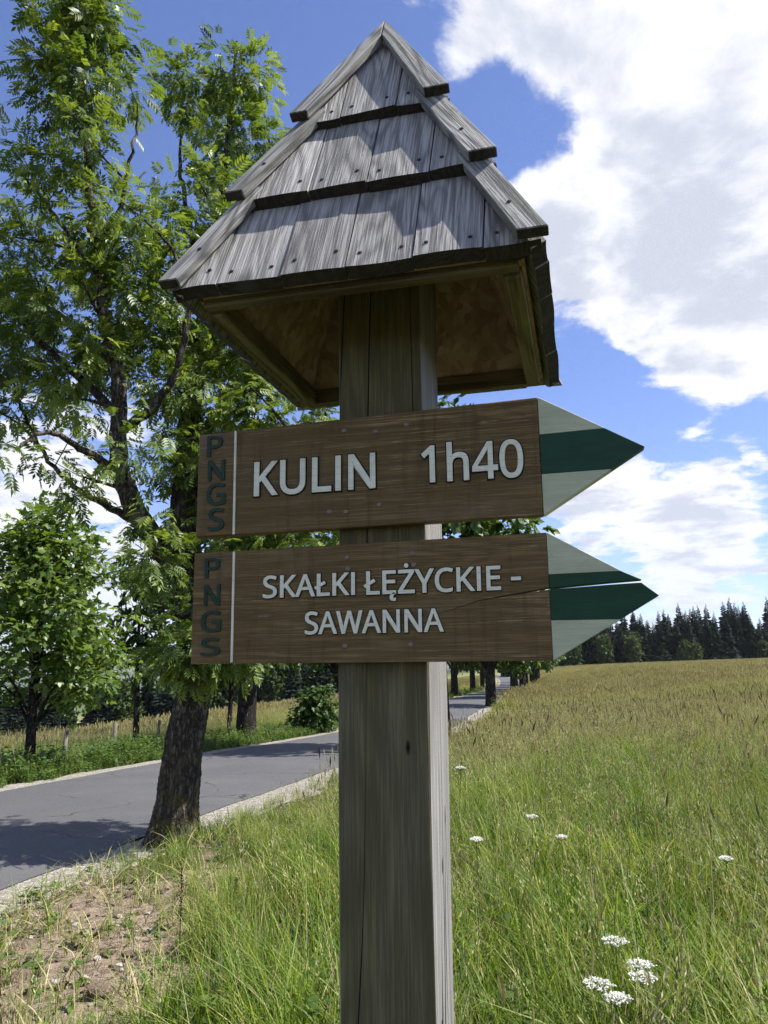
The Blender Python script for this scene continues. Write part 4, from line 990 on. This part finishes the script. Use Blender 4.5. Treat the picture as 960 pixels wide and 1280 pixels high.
# thin saplings and a leaning tree across the road
sap = round_tree(51, 5.4, .085, (1.25, 1.5), 120, 9, SPRIG, .27, .30, BARK_D, L_DARK, 36, twig_r=.007)
s1 = stand('sapling', sap, -6.7, 21.8, 'slender sapling seen left of the ash trunk, across the road', rot=.2)
restand(s1, -6.3, 27.0, 'slim sapling just right of the ash trunk, across the road', 2.0, .95)
restand(s1, -5.5, 28.5, 'twin slim sapling beside the thick dark trunk', 3.6, 1.0)
bush = round_tree(52, 1.7, .06, (0.75, .2), 100, 12, SPRIG, .24, .28, BARK_D, L_DARK, 30, twig_r=.006, lean=(.3, 0))
stand('leafy_shrub', bush, -2.75, 29.5, 'leafy shrub at the far road edge left of the post', rot=.5, category='shrub')
lean_t = round_tree(53, 7.0, .16, (2.0, 2.3), 200, 12, SPRIG, .38, .45, BARK_D, L_ROAD, 36, twig_r=.012, lean=(-1.6, 0))
stand('leaning_tree', lean_t, -1.55, 31.5, 'dark leaning trunk half hidden by the left edge of the post', rot=0)


def spruce(seed, H, W):
    g = np.random.default_rng(seed); V, F, n = [], [], 0; var = []
    tiers = int(H * 2.4)
    for k in range(tiers):
        f = k / (tiers - 1); z = H * (.06 + .93 * f); rad = W * (1 - f) ** .85 * g.uniform(.8, 1.15) + .12
        nb = max(6, int(13 * (1 - f) + 6))
        for b in range(nb):
            a = g.uniform(0, 2 * math.pi); L = rad * g.uniform(.7, 1.2); d = np.array([math.cos(a), math.sin(a), 0]); s = np.array([-d[1], d[0], 0])
            w = L * .26 + .06; dz = -L * g.uniform(.25, .5) * (1 - .5 * f)
            p0 = np.array([0, 0, z]); p1 = p0 + d * L * .55 + [0, 0, dz * .35]; p2 = p0 + d * L + [0, 0, dz * .75]
            V += [p0, p1 + s * w + [0, 0, -.18 * L], p1 + [0, 0, .05], p1 - s * w + [0, 0, -.18 * L], p2, p1 + [0, 0, -.3 * L - .1]]
            F += [(n, n + 1, n + 2), (n, n + 2, n + 3), (n + 1, n + 4, n + 2), (n + 2, n + 4, n + 3), (n, n + 5, n + 4)]; n += 6
            var += [np.clip(g.beta(2, 2), 0, 1)] * 6
    crown = mesh_np('crown', np.array(V), np.array(F), [L_SPRUCE], var=var)
    tb = Tubes(); tb.add([(0, 0, -.5), (0, 0, H * .5), (0, 0, H * .99)], [.28, .16, .02], 6)
    return tb.mesh('trunk', BARK_F), crown


def woods():
    g = np.random.default_rng(8)
    sp = [spruce(61, 19, 4.2), spruce(62, 21, 4.6), spruce(63, 17, 4.2)]
    dc = [round_tree(71, 11, .25, (3.6, .8), 240, 8, SPRIG, 1.0, .9, BARK_F, L_FAR, 10, twig_r=.03, sides=(6, 4, 3)), round_tree(72, 9, .2, (3.4, .5), 220, 8, SPRIG, .95, .85, BARK_F, L_FAR, 10, twig_r=.03, sides=(6, 4, 3))]
    S, D = [], []
    LS, LD = 'dark spruce in the wood behind the right-hand meadow', 'paler leafy tree at the foot of the dark spruce wood'
    LS2, LD2 = 'dark spruce in the wood below the left-hand field', 'leafy tree in the wood below the left-hand field'
    def put(lst, protos, name, x, y, sc, label, group):
        k = g.integers(len(protos))
        src = next((o for o in lst if o[0] == k), None)
        if src is None:
            o = stand(name, protos[k], x, y, label, group, g.uniform(0, 6), sc); lst.append((k, o))
        else: restand(src[1], x, y, label, g.uniform(0, 6), sc, group)
    # right-hand wood beyond the meadow
    for row, (dy, n) in enumerate([(0, 60), (7, 58), (15, 54)]):
        for i in range(n):
            az = .155 + (.70 - .155) * (i + g.uniform(.1, .9)) / n
            y = 262 + dy + g.uniform(-3, 3); put(S, sp, 'spruce_tree', az * y, y, g.uniform(.70, 1.0) * (.96 + .06 * row), LS, 'spruces of the right-hand wood')
    for az, sc in [(.205, .8), (.235, .9), (.262, 1.0), (.313, 1.1), (.326, .9), (.372, .85), (.398, 1.0), (.415, 1.1), (.475, 1.1), (.492, 1.0), (.56, 1.0), (.62, .9)]:
        y = 255 + g.uniform(-2, 2); put(D, dc, 'woodland_tree', az * y + g.normal(0, 1.5), y + g.uniform(-2, 6), sc * g.uniform(.6, 1.0), LD, 'leafy trees along the right-hand wood')
    # left-hand wood below the field
    for row, (yy, n) in enumerate([(150, 26), (165, 24), (185, 24)]):
        for i in range(n):
            az = -.62 + (.02 + .62) * (i + g.uniform(.1, .9)) / n
            y = yy + g.uniform(-5, 5)
            if g.random() < .45: put(S, sp, 'spruce_tree', az * y, y, g.uniform(.45, .68), LS2, 'spruces of the left-hand wood')
            else: put(D, dc, 'woodland_tree', az * y, y, g.uniform(.75, 1.1), LD2, 'leafy trees of the left-hand wood')
woods()

# ------------------------------------------------------------------ fence posts
for i, (x, y, h, lab) in enumerate([(-6.35, 16.1, .72, 'weathered fence post beside the young maple'), (-6.75, 20.2, .78, 'weathered fence post between maple and ash trunk'), (-6.9, 24.6, .8, 'small weathered fence post farther up the far field edge')]):
    z = float(terr(x, y)); g = np.random.default_rng(90 + i); tb = Tubes()
    tb.add([(0, 0, -.2), (.0, 0, .2), (.01, 0, h), (.01, 0, h + .012)], [.05, .048, .043, .004], 8, lambda p, th: 1 + g.normal(0, .05, (len(p), len(th))))
    o = link('fence_post', tb.mesh('fence_post', W_FENCE), None, label=lab, category='fence post', group='posts along the far field'); o.location = (x, y, z); o.rotation_euler = (g.normal(0, .04), g.normal(0, .04), 0)

# ------------------------------------------------------------------ grass and meadow (instanced ground cover)
class Clump:
    def __init__(s, seed): s.g = np.random.default_rng(seed); s.V = []; s.F3 = []; s.F4 = []; s.m3 = []; s.m4 = []; s.var = []; s.n = 0
    def strip(s, P, W, side, mat, var):
        P = np.asarray(P, float); k = len(P); W = np.asarray(W, float)
        V = np.empty((2 * k - 1, 3)); V[0:2 * k - 2:2] = P[:-1] - side * W[:-1, None]; V[1:2 * k - 2:2] = P[:-1] + side * W[:-1, None]; V[-1] = P[-1]
        for i in range(k - 2): s.F4.append([s.n + 2 * i, s.n + 2 * i + 1, s.n + 2 * i + 3, s.n + 2 * i + 2]); s.m4.append(mat)
        s.F3.append([s.n + 2 * k - 4, s.n + 2 * k - 3, s.n + 2 * k - 2]); s.m3.append(mat)
        s.V.append(V); s.var += [var] * len(V); s.n += len(V)
    def blade(s, r, h, w, lean, curl, mat, k=5, base=None):
        g = s.g
        if base is None: a = g.uniform(0, 2 * math.pi); q = r * math.sqrt(g.random()); base = np.array([q * math.cos(a), q * math.sin(a), 0])
        hd = g.uniform(0, 2 * math.pi); d = np.array([math.cos(hd), math.sin(hd), 0]); side = np.array([-d[1], d[0], 0]); t = np.linspace(0, 1, k)
        out = lean * t + curl * t ** 2.4; up = t * (1 - .35 * curl * t)
        P = base + h * (out[:, None] * d + up[:, None] * np.array([0, 0, 1.])); P[0, 2] -= .03
        tw = g.uniform(-.6, .6); sd = side * math.cos(tw) + np.array([0, 0, math.sin(tw)])
        s.strip(P, w * (1 - .55 * t), sd, mat, float(np.clip(g.beta(1.1, 1.3), 0, 1))); return P
    def quad(s, c, u, v, mat, var):
        s.V.append(np.array([c - u, c + v, c + u, c - v])); s.F4.append([s.n, s.n + 1, s.n + 2, s.n + 3]); s.m4.append(mat); s.var += [var] * 4; s.n += 4
    def stalk(s, r, h, w, lean, matS, matH, kind, hw=.012, hl=.12):
        g = s.g; P = s.blade(r, h, w, lean, g.uniform(0, .12), matS, 5)
        tip = P[-1]; ax = unit(P[-1] - P[-2]); var = float(g.random())
        if kind == 'spike':            # dense timothy-like spike
            for a in (0, 1.05, 2.1):
                u = unit(np.cross(ax, [math.cos(a), math.sin(a), .1])); k = 6; tt = np.linspace(0, 1, k)
                s.strip(tip - ax * .02 + ax * hl * tt[:, None], hw * np.array([.5, 1, 1, .95, .7, 0]), u, matH, var)
        elif kind == 'panicle':
            for j in range(20):
                f = g.random(); sp_ = hw * 3.0 * (1 - .8 * f); o = np.array([g.normal(0, sp_), g.normal(0, sp_), 0])
                d = unit(ax + o * 16 + g.normal(0, .15, 3)); c = tip - ax * hl * .6 + ax * hl * f + o
                u = d * g.uniform(.006, .011); v = unit(np.cross(d, g.normal(size=3))) * .0019
                s.quad(c, u, v, matH, float(np.clip(var + g.normal(0, .15), 0, 1)))
        else:                          # coarse far head
            for a in (0, 1.57):
                u = ax * hl * .5; v = unit(np.cross(ax, [math.cos(a), math.sin(a), .1])) * hw; s.quad(tip + u * .5, u, v, matH, var)
    def weed(s, r, h, lw, mat, n=12):
        g = s.g; P = s.blade(r, h, .003, g.uniform(-.1, .3), .1, mat, 4)
        for j in range(n):
            f = g.uniform(.25, 1.0); c = P[0] + (P[-1] - P[0]) * f; a = g.uniform(0, 6.3); d = np.array([math.cos(a), math.sin(a), g.uniform(-.35, .4)]); d = unit(d)
            L = lw * g.uniform(.7, 1.3) * (1.2 - .5 * f); nrm = unit(np.array([g.normal(0, .3), g.normal(0, .3), 1.])); sd = unit(np.cross(nrm, d)); t = np.array([0, .3, .65, 1.])
            s.strip(c + d * L * t[:, None] - nrm * (L * .25 * t ** 2)[:, None], L * np.array([.06, .27, .2, 0]), sd, mat, float(np.clip(g.beta(2, 2), 0, 1)))
    def mesh(s, name, mats):
        V = np.vstack(s.V); F = []; mi = []
        if s.F4: F.append(np.array(s.F4)); mi += s.m4
        if s.F3: F.append(np.array(s.F3)); mi += s.m3
        return mesh_np(name, V, F, mats, mat_idx=mi, var=s.var)


def clump_set(kind):
    big = kind.endswith('_patch'); kind = kind.replace('_patch', ''); mul = {'near': 26, 'mid': 12}[kind] if big else 1; rr = {'near': (.13, .36), 'mid': (.24, .80)}.get(kind, (0, 0))[big]
    out = []; mats = [G_VERGE if kind == 'verge' else G_FAR if kind == 'far' else G_GREEN, G_DRY, G_HEAD, G_WEED, G_HEAD2]
    for k in range(6):
        c = Clump({'near': 100, 'verge': 200, 'mid': 300, 'far': 400, 'low': 500}[kind] + k); g = c.g
        if kind == 'near':
            for kk in ([k] if not big else range(mul)):
                k6 = kk % 6
                for _ in range(25): c.blade(rr, g.uniform(.20, .58), g.uniform(.0020, .0048), g.uniform(.05, .45), g.uniform(.0, .7), 0)
                for _ in range(4): c.blade(rr, g.uniform(.2, .55), .0017, g.uniform(.05, .6), g.uniform(0, .6), 1)
                if k6 in (1, 3): c.stalk(rr, g.uniform(.6, .8), .0014, g.uniform(0, .2), 1, 2, 'panicle', .012, .13)
                if k6 in (2, 4): c.weed(rr, g.uniform(.25, .42), .075, 3, 11); c.weed(rr, g.uniform(.2, .35), .06, 3, 9)
                if big and k6 == 0: c.stalk(rr, g.uniform(.65, .85), .0016, g.uniform(.05, .35), 1, 4, 'panicle', .008, .13)
                if k6 == 5: c.stalk(rr, g.uniform(.55, .72), .0012, g.uniform(0, .25), 1, 2, 'spike', .0030, .06)
        elif kind == 'verge':
            for _ in range(30): c.blade(.18, g.uniform(.18, .48), g.uniform(.004, .008), g.uniform(.05, .5), g.uniform(.1, .8), 0, 4)
            for _ in range(4): c.weed(.2, g.uniform(.25, .55), .11, 3, 10)
            if k in (1, 4): c.stalk(.15, g.uniform(.6, .85), .003, .15, 1, 2, 'coarse', .012, .14)
        elif kind == 'mid':
            for _ in range(24 * mul): c.blade(rr, g.uniform(.30, .62), g.uniform(.004, .007), g.uniform(.05, .4), g.uniform(0, .5), 0, 4)
            for _ in range(14 * mul): c.blade(rr, g.uniform(.3, .65), .003, g.uniform(.05, .5), g.uniform(0, .4), 1, 4)
            for _ in range(3 * mul): c.stalk(rr, g.uniform(.58, .82), .0020, g.uniform(0, .25), 1, 2, 'panicle', .013, .14)
            for _ in range(4 * mul): c.stalk(rr, g.uniform(.6, .85), .0020, g.uniform(0, .25), 1, 2, 'coarse', .008, .12)
            for _ in range(mul // 3): c.stalk(rr, g.uniform(.75, 1.0), .0022, g.uniform(.05, .35), 1, 4, 'coarse', .010, .15)
        elif kind == 'far':
            for _ in range(40): c.blade(.6, g.uniform(.35, .65), g.uniform(.012, .022), g.uniform(.05, .4), g.uniform(0, .4), 0, 3)
            for _ in range(18): c.stalk(.6, g.uniform(.55, .8), .007, g.uniform(0, .25), 1, 2, 'coarse', .022, .17)
        else:                           # sparse low growth on the bare earth
            for _ in range(9): c.blade(.10, g.uniform(.06, .22), g.uniform(.0018, .0035), g.uniform(.2, .9), g.uniform(.1, .8), 0 if g.random() < .6 else 1, 4)
            if k in (0, 3): c.weed(.06, .08, .06, 3, 7)
        out.append(c.mesh('tuft_%s_%d' % (kind, k), mats))
    return out


def gn_scatter(name, meshes, pos, rotz, tilt, scale, idx, label, category):
    col = bpy.data.collections.new(name + '_tufts')
    for i, me in enumerate(meshes): col.objects.link(bpy.data.objects.new('%s_%02d' % (me.name, i), me))
    pm = bpy.data.meshes.new(name); pm.vertices.add(len(pos)); pm.vertices.foreach_set('co', np.asarray(pos, np.float32).ravel())
    a = pm.attributes.new('rot', 'FLOAT_VECTOR', 'POINT'); a.data.foreach_set('vector', np.stack([tilt[:, 0], tilt[:, 1], rotz], -1).astype(np.float32).ravel())
    a = pm.attributes.new('scl', 'FLOAT', 'POINT'); a.data.foreach_set('value', np.asarray(scale, np.float32))
    a = pm.attributes.new('idx', 'INT', 'POINT'); a.data.foreach_set('value', np.asarray(idx, np.int32))
    o = link(name, pm, None, kind='stuff', label=label, category=category)
    ng = bpy.data.node_groups.new(name, 'GeometryNodeTree')
    ng.interface.new_socket('Geometry', in_out='INPUT', socket_type='NodeSocketGeometry'); ng.interface.new_socket('Geometry', in_out='OUTPUT', socket_type='NodeSocketGeometry')
    N = ng.nodes; gi = N.new('NodeGroupInput'); go = N.new('NodeGroupOutput'); iop = N.new('GeometryNodeInstanceOnPoints')
    ci = N.new('GeometryNodeCollectionInfo'); ci.inputs['Collection'].default_value = col; ci.inputs['Separate Children'].default_value = True; ci.inputs['Reset Children'].default_value = True
    def attr(nm, dt): q = N.new('GeometryNodeInputNamedAttribute'); q.data_type = dt; q.inputs['Name'].default_value = nm; return q.outputs[0]
    L = ng.links.new
    L(gi.outputs[0], iop.inputs['Points']); L(ci.outputs[0], iop.inputs['Instance']); iop.inputs['Pick Instance'].default_value = True
    L(attr('idx', 'INT'), iop.inputs['Instance Index']); L(attr('rot', 'FLOAT_VECTOR'), iop.inputs['Rotation']); L(attr('scl', 'FLOAT'), iop.inputs['Scale']); L(iop.outputs[0], go.inputs[0])
    md = o.modifiers.new('tufts', 'NODES'); md.node_group = ng
    return o


def dirtness(X, Y):
    r = np.sqrt(((X + 1.85) * .95) ** 2 + ((Y - 4.8) * .42) ** 2) + .22 * np.sin(X * 4.1 + Y * 2.3) + .18 * np.sin(Y * 5.0 - X * 3.3)
    return sstep(r, .61, 1.08)


def grow_grass():
    g = np.random.default_rng(77)
    def ring(r0, r1, dens, az=(-42, 40)):
        a0, a1 = R(az[0]), R(az[1]); n = int(.5 * (r1 ** 2 - r0 ** 2) * (a1 - a0) * dens)
        r = np.sqrt(g.uniform(r0 ** 2, r1 ** 2, n)); th = g.uniform(a0, a1, n); return r * np.sin(th), r * np.cos(th)
    def emit(name, kind, X, Y, label, smin, smax, sink=0.0, h=None):
        n = len(X); Z = terr(X, Y) - sink; sc = g.uniform(smin, smax, n) * (1 if h is None else h)
        gn_scatter(name, clump_set(kind), np.stack([X, Y, Z], -1), g.uniform(0, 6.28, n), g.normal(0, .07, (n, 2)), sc, g.integers(0, 6, n), label, 'grass'); return n
    tot = 0
    def grid(sp, r0, r1, az=(-42, 40)):
        n = int(r1 / sp) + 1; i, j = np.meshgrid(np.arange(-n, n + 1), np.arange(0, n + 1), indexing='ij')
        X = (i + g.uniform(-.35, .35, i.shape)) * sp; Y = (j + g.uniform(-.35, .35, i.shape)) * sp; r = np.hypot(X, Y); th = np.degrees(np.arctan2(X, Y))
        k = (r > r0) & (r < r1) & (th > az[0]) & (th < az[1]); return X[k], Y[k]
    # near meadow round the post: wide patches where it is closed, single tufts where it is broken
    X, Y = grid(.56, .55, 15); d = X - xnear(Y); r = np.hypot(X, Y)
    inside = lambda X, Y: (X - xnear(Y) > 1.45) & (dirtness(X, Y) > .985) & (dirtness(X - .3, Y) > .9) & (dirtness(X + .2, Y + .3) > .9) & (dirtness(X, Y - .4) > .9) & (np.hypot(X + 2.05, Y - 8.05) > .75) & (np.hypot(X - post_c.x, Y - post_c.y) > .5)
    keep = inside(X, Y) & (g.random(len(X)) < 1.15 - sstep(r, 8, 15))
    hh = .48 + .52 * sstep(d, .8, 4.0)
    tot += emit('meadow_grass', 'near_patch', X[keep], Y[keep], 'lush green meadow grass growing around the signpost', .95, 1.35, 0, hh[keep])
    xs, ys = [], []
    for r0, r1, dn in ((.7, 5, 95), (5, 9, 62), (9, 14, 40)):
        x, y = ring(r0, r1, dn); xs.append(x); ys.append(y)
    X, Y = np.concatenate(xs), np.concatenate(ys); d = X - xnear(Y)
    dn = dirtness(X, Y); edge = sstep(d, .5, 1.3)
    post = np.hypot(X - post_c.x, Y - post_c.y) > .16
    tree = np.hypot(X + 2.05, Y - 8.05) > .30
    keep = (d > .5) & (g.random(len(X)) < dn * (.35 + .65 * edge)) & post & tree & ~inside(X, Y)
    hh = (.42 + .58 * sstep(d, .8, 3.6)) * (.25 + .75 * dn)
    tot += emit('bank_grass', 'near', X[keep], Y[keep], 'uneven grass on the bank between meadow and road', .75, 1.2, 0, hh[keep])
    # low tufts on bare earth and along the gravel
    X, Y = ring(2.5, 9, 70, (-42, 5)); d = X - xnear(Y); keep = (d > .30) & ((dirtness(X, Y) < .85) | (d < 1.3)) & (g.random(len(X)) < .75)
    tot += emit('sparse_grass', 'low', X[keep], Y[keep], 'sparse low grass on the bare earth by the road', .7, 1.4)
    # middle distance on the near side
    X1, Y1 = grid(1.0, 4.5, 32); X2, Y2 = grid(1.35, 32, 58); X, Y = np.concatenate([X1, X2]), np.concatenate([Y1, Y2]); d = X - xnear(Y); r = np.hypot(X, Y)
    keep = (d > 1.1) & (g.random(len(X)) < sstep(r, 5, 15) * .92 + .04)
    tot += emit('tall_meadow', 'mid_patch', X[keep], Y[keep], 'tall meadow grass with brown seed heads stretching away to the right', .8, 1.12, 0, (.6 + .4 * sstep(d, .6, 4))[keep])
    # green verge on the far side of the road and strip along the row of trees
    xs, ys = [], []
    for r0, r1, dn_ in ((8, 20, 16), (20, 45, 8), (45, 110, 1.6)):
        x, y = ring(r0, r1, dn_); xs.append(x); ys.append(y)
    X, Y = np.concatenate(xs), np.concatenate(ys); d = X - xnear(Y); e = -d - ROAD_W - .35
    keep = ((e > 0) & (e < 3.2) & (g.random(len(X)) < 1 - .8 * sstep(e, 1.8, 3.2)))
    tot += emit('verge_grass', 'verge', X[keep], Y[keep], 'bright green verge grass along the far side of the road', .7, 1.15, 0, (.55 + .45 * sstep(e, 0, 1))[keep])
    # far field left of the road
    xs, ys = [], []
    for sp_, r0, r1 in ((1.15, 12, 30), (1.5, 30, 60)):
        x, y = grid(sp_, r0, r1, (-42, 8)); xs.append(x); ys.append(y)
    X, Y = np.concatenate(xs), np.concatenate(ys); d = X - xnear(Y); e = -d - ROAD_W - .35
    keep = (e > 2.4) & (g.random(len(X)) < sstep(e, 1.6, 3.4))
    tot += emit('left_field', 'mid_patch', X[keep], Y[keep], 'dry tan hay field left of the road', .65, .95)
    # far meadow
    xs, ys = [], []
    for r0, r1, dn_ in ((45, 90, 2.2), (90, 160, .9), (160, 275, .42)):
        x, y = ring(r0, r1, dn_, (-36, 36)); xs.append(x); ys.append(y)
    X, Y = np.concatenate(xs), np.concatenate(ys); d = X - xnear(Y); e = -d - ROAD_W
    keep = (d > 1.2) | (e > 3.2)
    tot += emit('far_meadow', 'far', X[keep], Y[keep], 'far pale meadow running up to the woods', .8, 1.3)
    return tot
print('tufts', grow_grass())


# ------------------------------------------------------------------ white umbels, dock weeds, stones
def umbel(seed, h, rad):
    g = np.random.default_rng(seed); tb = Tubes(); lean = g.normal(0, .05, 2); top = np.array([lean[0], lean[1], h])
    tb.add([(0, 0, -.05), (lean[0] * .4, lean[1] * .4, h * .5), top], [.0032, .0028, .002], 6)
    hub = top + [0, 0, .004]; ends = []
    for k in range(17):
        q = rad * math.sqrt((k + .5) / 17); a = k * 2.4; e = hub + np.array([q * math.cos(a), q * math.sin(a), .035 - .22 * q * q / rad]); ends.append(e); tb.add([hub, (hub + e) / 2 + [0, 0, -.003], e], .0007, 3)
    V, F, n, var = [], [], 0, []
    for e in ends:
        for j in range(24):
            c = e + g.normal(0, .0052, 3) * [1, 1, .55]; nr = unit(np.array([g.normal(0, .5), g.normal(0, .5), 1])); u = unit(np.cross(nr, g.normal(size=3))); v = np.cross(nr, u); s = g.uniform(.0028, .0044)
            V += [c - u * s, c + v * s, c + u * s, c - v * s]; F.append((n, n + 1, n + 2, n + 3)); n += 4; var += [g.random()] * 4
    fm = mesh_np('flower_head', np.array(V), np.array(F), [PETAL], var=var)
    c = Clump(seed); [c.weed(.04, h * g.uniform(.3, .7), .085, 0, 9) for _ in range(3)]
    return tb.mesh('stem', STEM), fm, c.mesh('leaf_spray', [G_WEED])


for i, (px, py, Yd, rad, lab) in enumerate([(775, 1176, 3.35, .052, 'white umbel flower standing highest of the cluster in the meadow'), (786, 1206, 3.15, .048, 'white umbel flower in the middle of the near cluster'), (740, 1229, 2.95, .052, 'white umbel flower leftmost in the near cluster'),
                                            (821, 1222, 3.0, .048, 'white umbel flower rightmost in the near cluster'), (803, 1248, 2.85, .045, 'white umbel flower lowest in the near cluster'), (888, 1070, 4.6, .034, 'small white umbel alone far right in the meadow'),
                                            (665, 1024, 5.2, .036, 'small white umbel in the grass right of the post'), (704, 1046, 4.9, .030, 'pale umbel in the grass beside a similar smaller one'), (598, 1052, 4.4, .034, 'small white umbel just right of the post, lower one'), (569, 960, 6.4, .036, 'small white umbel touching the right edge of the post')]):
    P = at(px, py, Yd); z0 = float(terr(P[0], P[1])); h = max(.25, P[2] - z0 - .03)
    o = empty('umbel_flower', (P[0], P[1], z0), label=lab, category='flower', group='white umbels in the meadow')
    for nm, me in zip(('stem', 'flower_head', 'leaf_spray'), umbel(600 + i, h, rad)): link(nm, me, o)


def dock(seed, h):
    g = np.random.default_rng(seed); tb = Tubes(); l = g.normal(0, .06, 2); tb.add([(0, 0, -.05), (l[0] * .5, l[1] * .5, h * .6), (l[0], l[1], h)], [.004, .003, .0015], 5)
    V, F, n, var = [], [], 0, []
    for j in range(170):
        f = g.uniform(.45, 1); c = np.array([l[0] * f, l[1] * f, h * f]) + g.normal(0, .013 * (1.3 - f), 3); u = unit(g.normal(size=3)) * .0065; v = unit(np.cross(u, g.normal(size=3))) * .0045
        V += [c - u, c + v, c + u, c - v]; F.append((n, n + 1, n + 2, n + 3)); n += 4; var += [g.random()] * 4
    return tb.mesh('stem', DOCKM), mesh_np('seed_head', np.array(V), np.array(F), [DOCKM], var=var)


for i, (px, py, Yd, lab) in enumerate([(228, 1085, 4.6, 'dark brown dock stalk in front of the ash trunk'), (290, 1095, 5.0, 'thin brown dock stalk leaning right of the ash roots'), (18, 1170, 3.6, 'dry brown stalk at the left edge over the bare earth')]):
    P = at(px, py, Yd); z0 = float(terr(P[0], P[1])); o = empty('dock_stalk', (P[0], P[1], z0), label=lab, category='weed', group='dry stalks by the bare earth')
    for nm, me in zip(('stem', 'seed_head'), dock(700 + i, max(.3, P[2] - z0))): link(nm, me, o)


def stone_mat():
    m, t = new_mat('pale_stone'); co = t.n('ShaderNodeTexCoord').outputs['Object']; n = t.noise(co, 25, 5, .65)
    return finish(m, t, bsdf(t, t.mix(t.smooth(n, .3, .7), (0.27, 0.235, 0.19), (0.50, 0.46, 0.40)), .9, .2, n, .6, .01))
STONE = stone_mat()


def stone_mesh(seed, r):
    import bmesh
    g = np.random.default_rng(seed); bm = bmesh.new(); bmesh.ops.create_icosphere(bm, subdivisions=2, radius=r); k = g.normal(size=(5, 3))
    for v in bm.verts:
        n = v.co.normalized(); s = 1 + .18 * sum(math.sin(3 * n.dot(Vector(q))) for q in k) / 2; v.co = Vector((v.co.x * s * 1.25, v.co.y * s, v.co.z * s * .6))
    me = bpy.data.meshes.new('stone'); bm.to_mesh(me); bm.free(); me.materials.append(STONE); return me


for i, (px, py, r, lab) in enumerate([(33, 1222, .030, 'pale stone lying on the bare earth near the left edge'), (68, 1228, .024, 'pinkish grey stone on the bare earth'), (95, 1158, .026, 'flat stone in the middle of the bare earth'), (150, 1208, .022, 'small stone at the right side of the bare earth'), (20, 1135, .02, 'small stone at the gravel edge')]):
    d_ = pixel_ray(px, py); tt = -CAM_Z / d_[2]
    for _ in range(6): P = np.array([0, 0, CAM_Z]) + d_ * tt; tt = (float(terr(P[0], P[1])) - CAM_Z) / d_[2]
    o = link('stone', stone_mesh(800 + i, r), None, label=lab, category='stone', group='stones on the bare earth'); o.location = (P[0], P[1], P[2] + r * .2)


def pebbles():
    g = np.random.default_rng(9); n = 1700; Y = g.uniform(3.0, 13, n); X = np.where(g.random(n) < .55, xnear(Y) + g.uniform(0.0, .8, n), g.uniform(-2.9, -.9, n))
    k = (X - xnear(Y) > 0) & ((dirtness(X, Y) < .8) | (X - xnear(Y) < .8)); X, Y = X[k], Y[k]
    ms = [stone_mesh(900 + i, 1.0) for i in range(6)]; m = len(X)
    gn_scatter('gravel', ms, np.stack([X, Y, terr(X, Y) + .008], -1), g.uniform(0, 6.28, m), g.normal(0, .3, (m, 2)), g.gamma(2, .0035, m) + .003, g.integers(0, 6, m), 'loose gravel and clods along the road edge', 'gravel')
    n = 1500; Y = g.uniform(3.0, 8, n); X = g.uniform(-3.2, -.6, n); k = (X - xnear(Y) > .3) & (dirtness(X, Y) < .9); X, Y = X[k], Y[k]; m = len(X)
    cm = [stone_mesh(950 + i, 1.0) for i in range(5)]
    for q in cm: q.materials.clear(); q.materials.append(CLOD)
    gn_scatter('dirt', cm, np.stack([X, Y, terr(X, Y) + .002], -1), g.uniform(0, 6.28, m), g.normal(0, .4, (m, 2)), g.gamma(2, .006, m) + .004, g.integers(0, 5, m), 'crumbled clods of the bare brown earth', 'soil')
def clod_mat():
    m, t = new_mat('soil_clod'); co = t.n('ShaderNodeTexCoord').outputs['Object']; n = t.noise(co, 3, 5, .7)
    return finish(m, t, bsdf(t, t.mix(t.smooth(n, .3, .7), (0.16, 0.115, 0.085), (0.36, 0.28, 0.21)), .95, .1, n, .8, .1))
CLOD = clod_mat()
pebbles()


def make_haze():
    V, F = box_geo(-13000, 13000, -13000, 13000, -90, 420)
    me = bpy.data.meshes.new('haze'); me.from_pydata(V, [], F)
    m, t = new_mat('pale_air'); pv = t.n('ShaderNodeVolumePrincipled', {'Color': (0.86, 0.92, 1.0, 1), 'Density': 0.00005, 'Anisotropy': 0.2})
    o = t.n('ShaderNodeOutputMaterial'); m.node_tree.links.new(pv.outputs[0], o.inputs['Volume']); me.materials.append(m)
    link('haze', me, None, kind='stuff', label='thin summer haze over the far hills', category='haze')
make_haze()
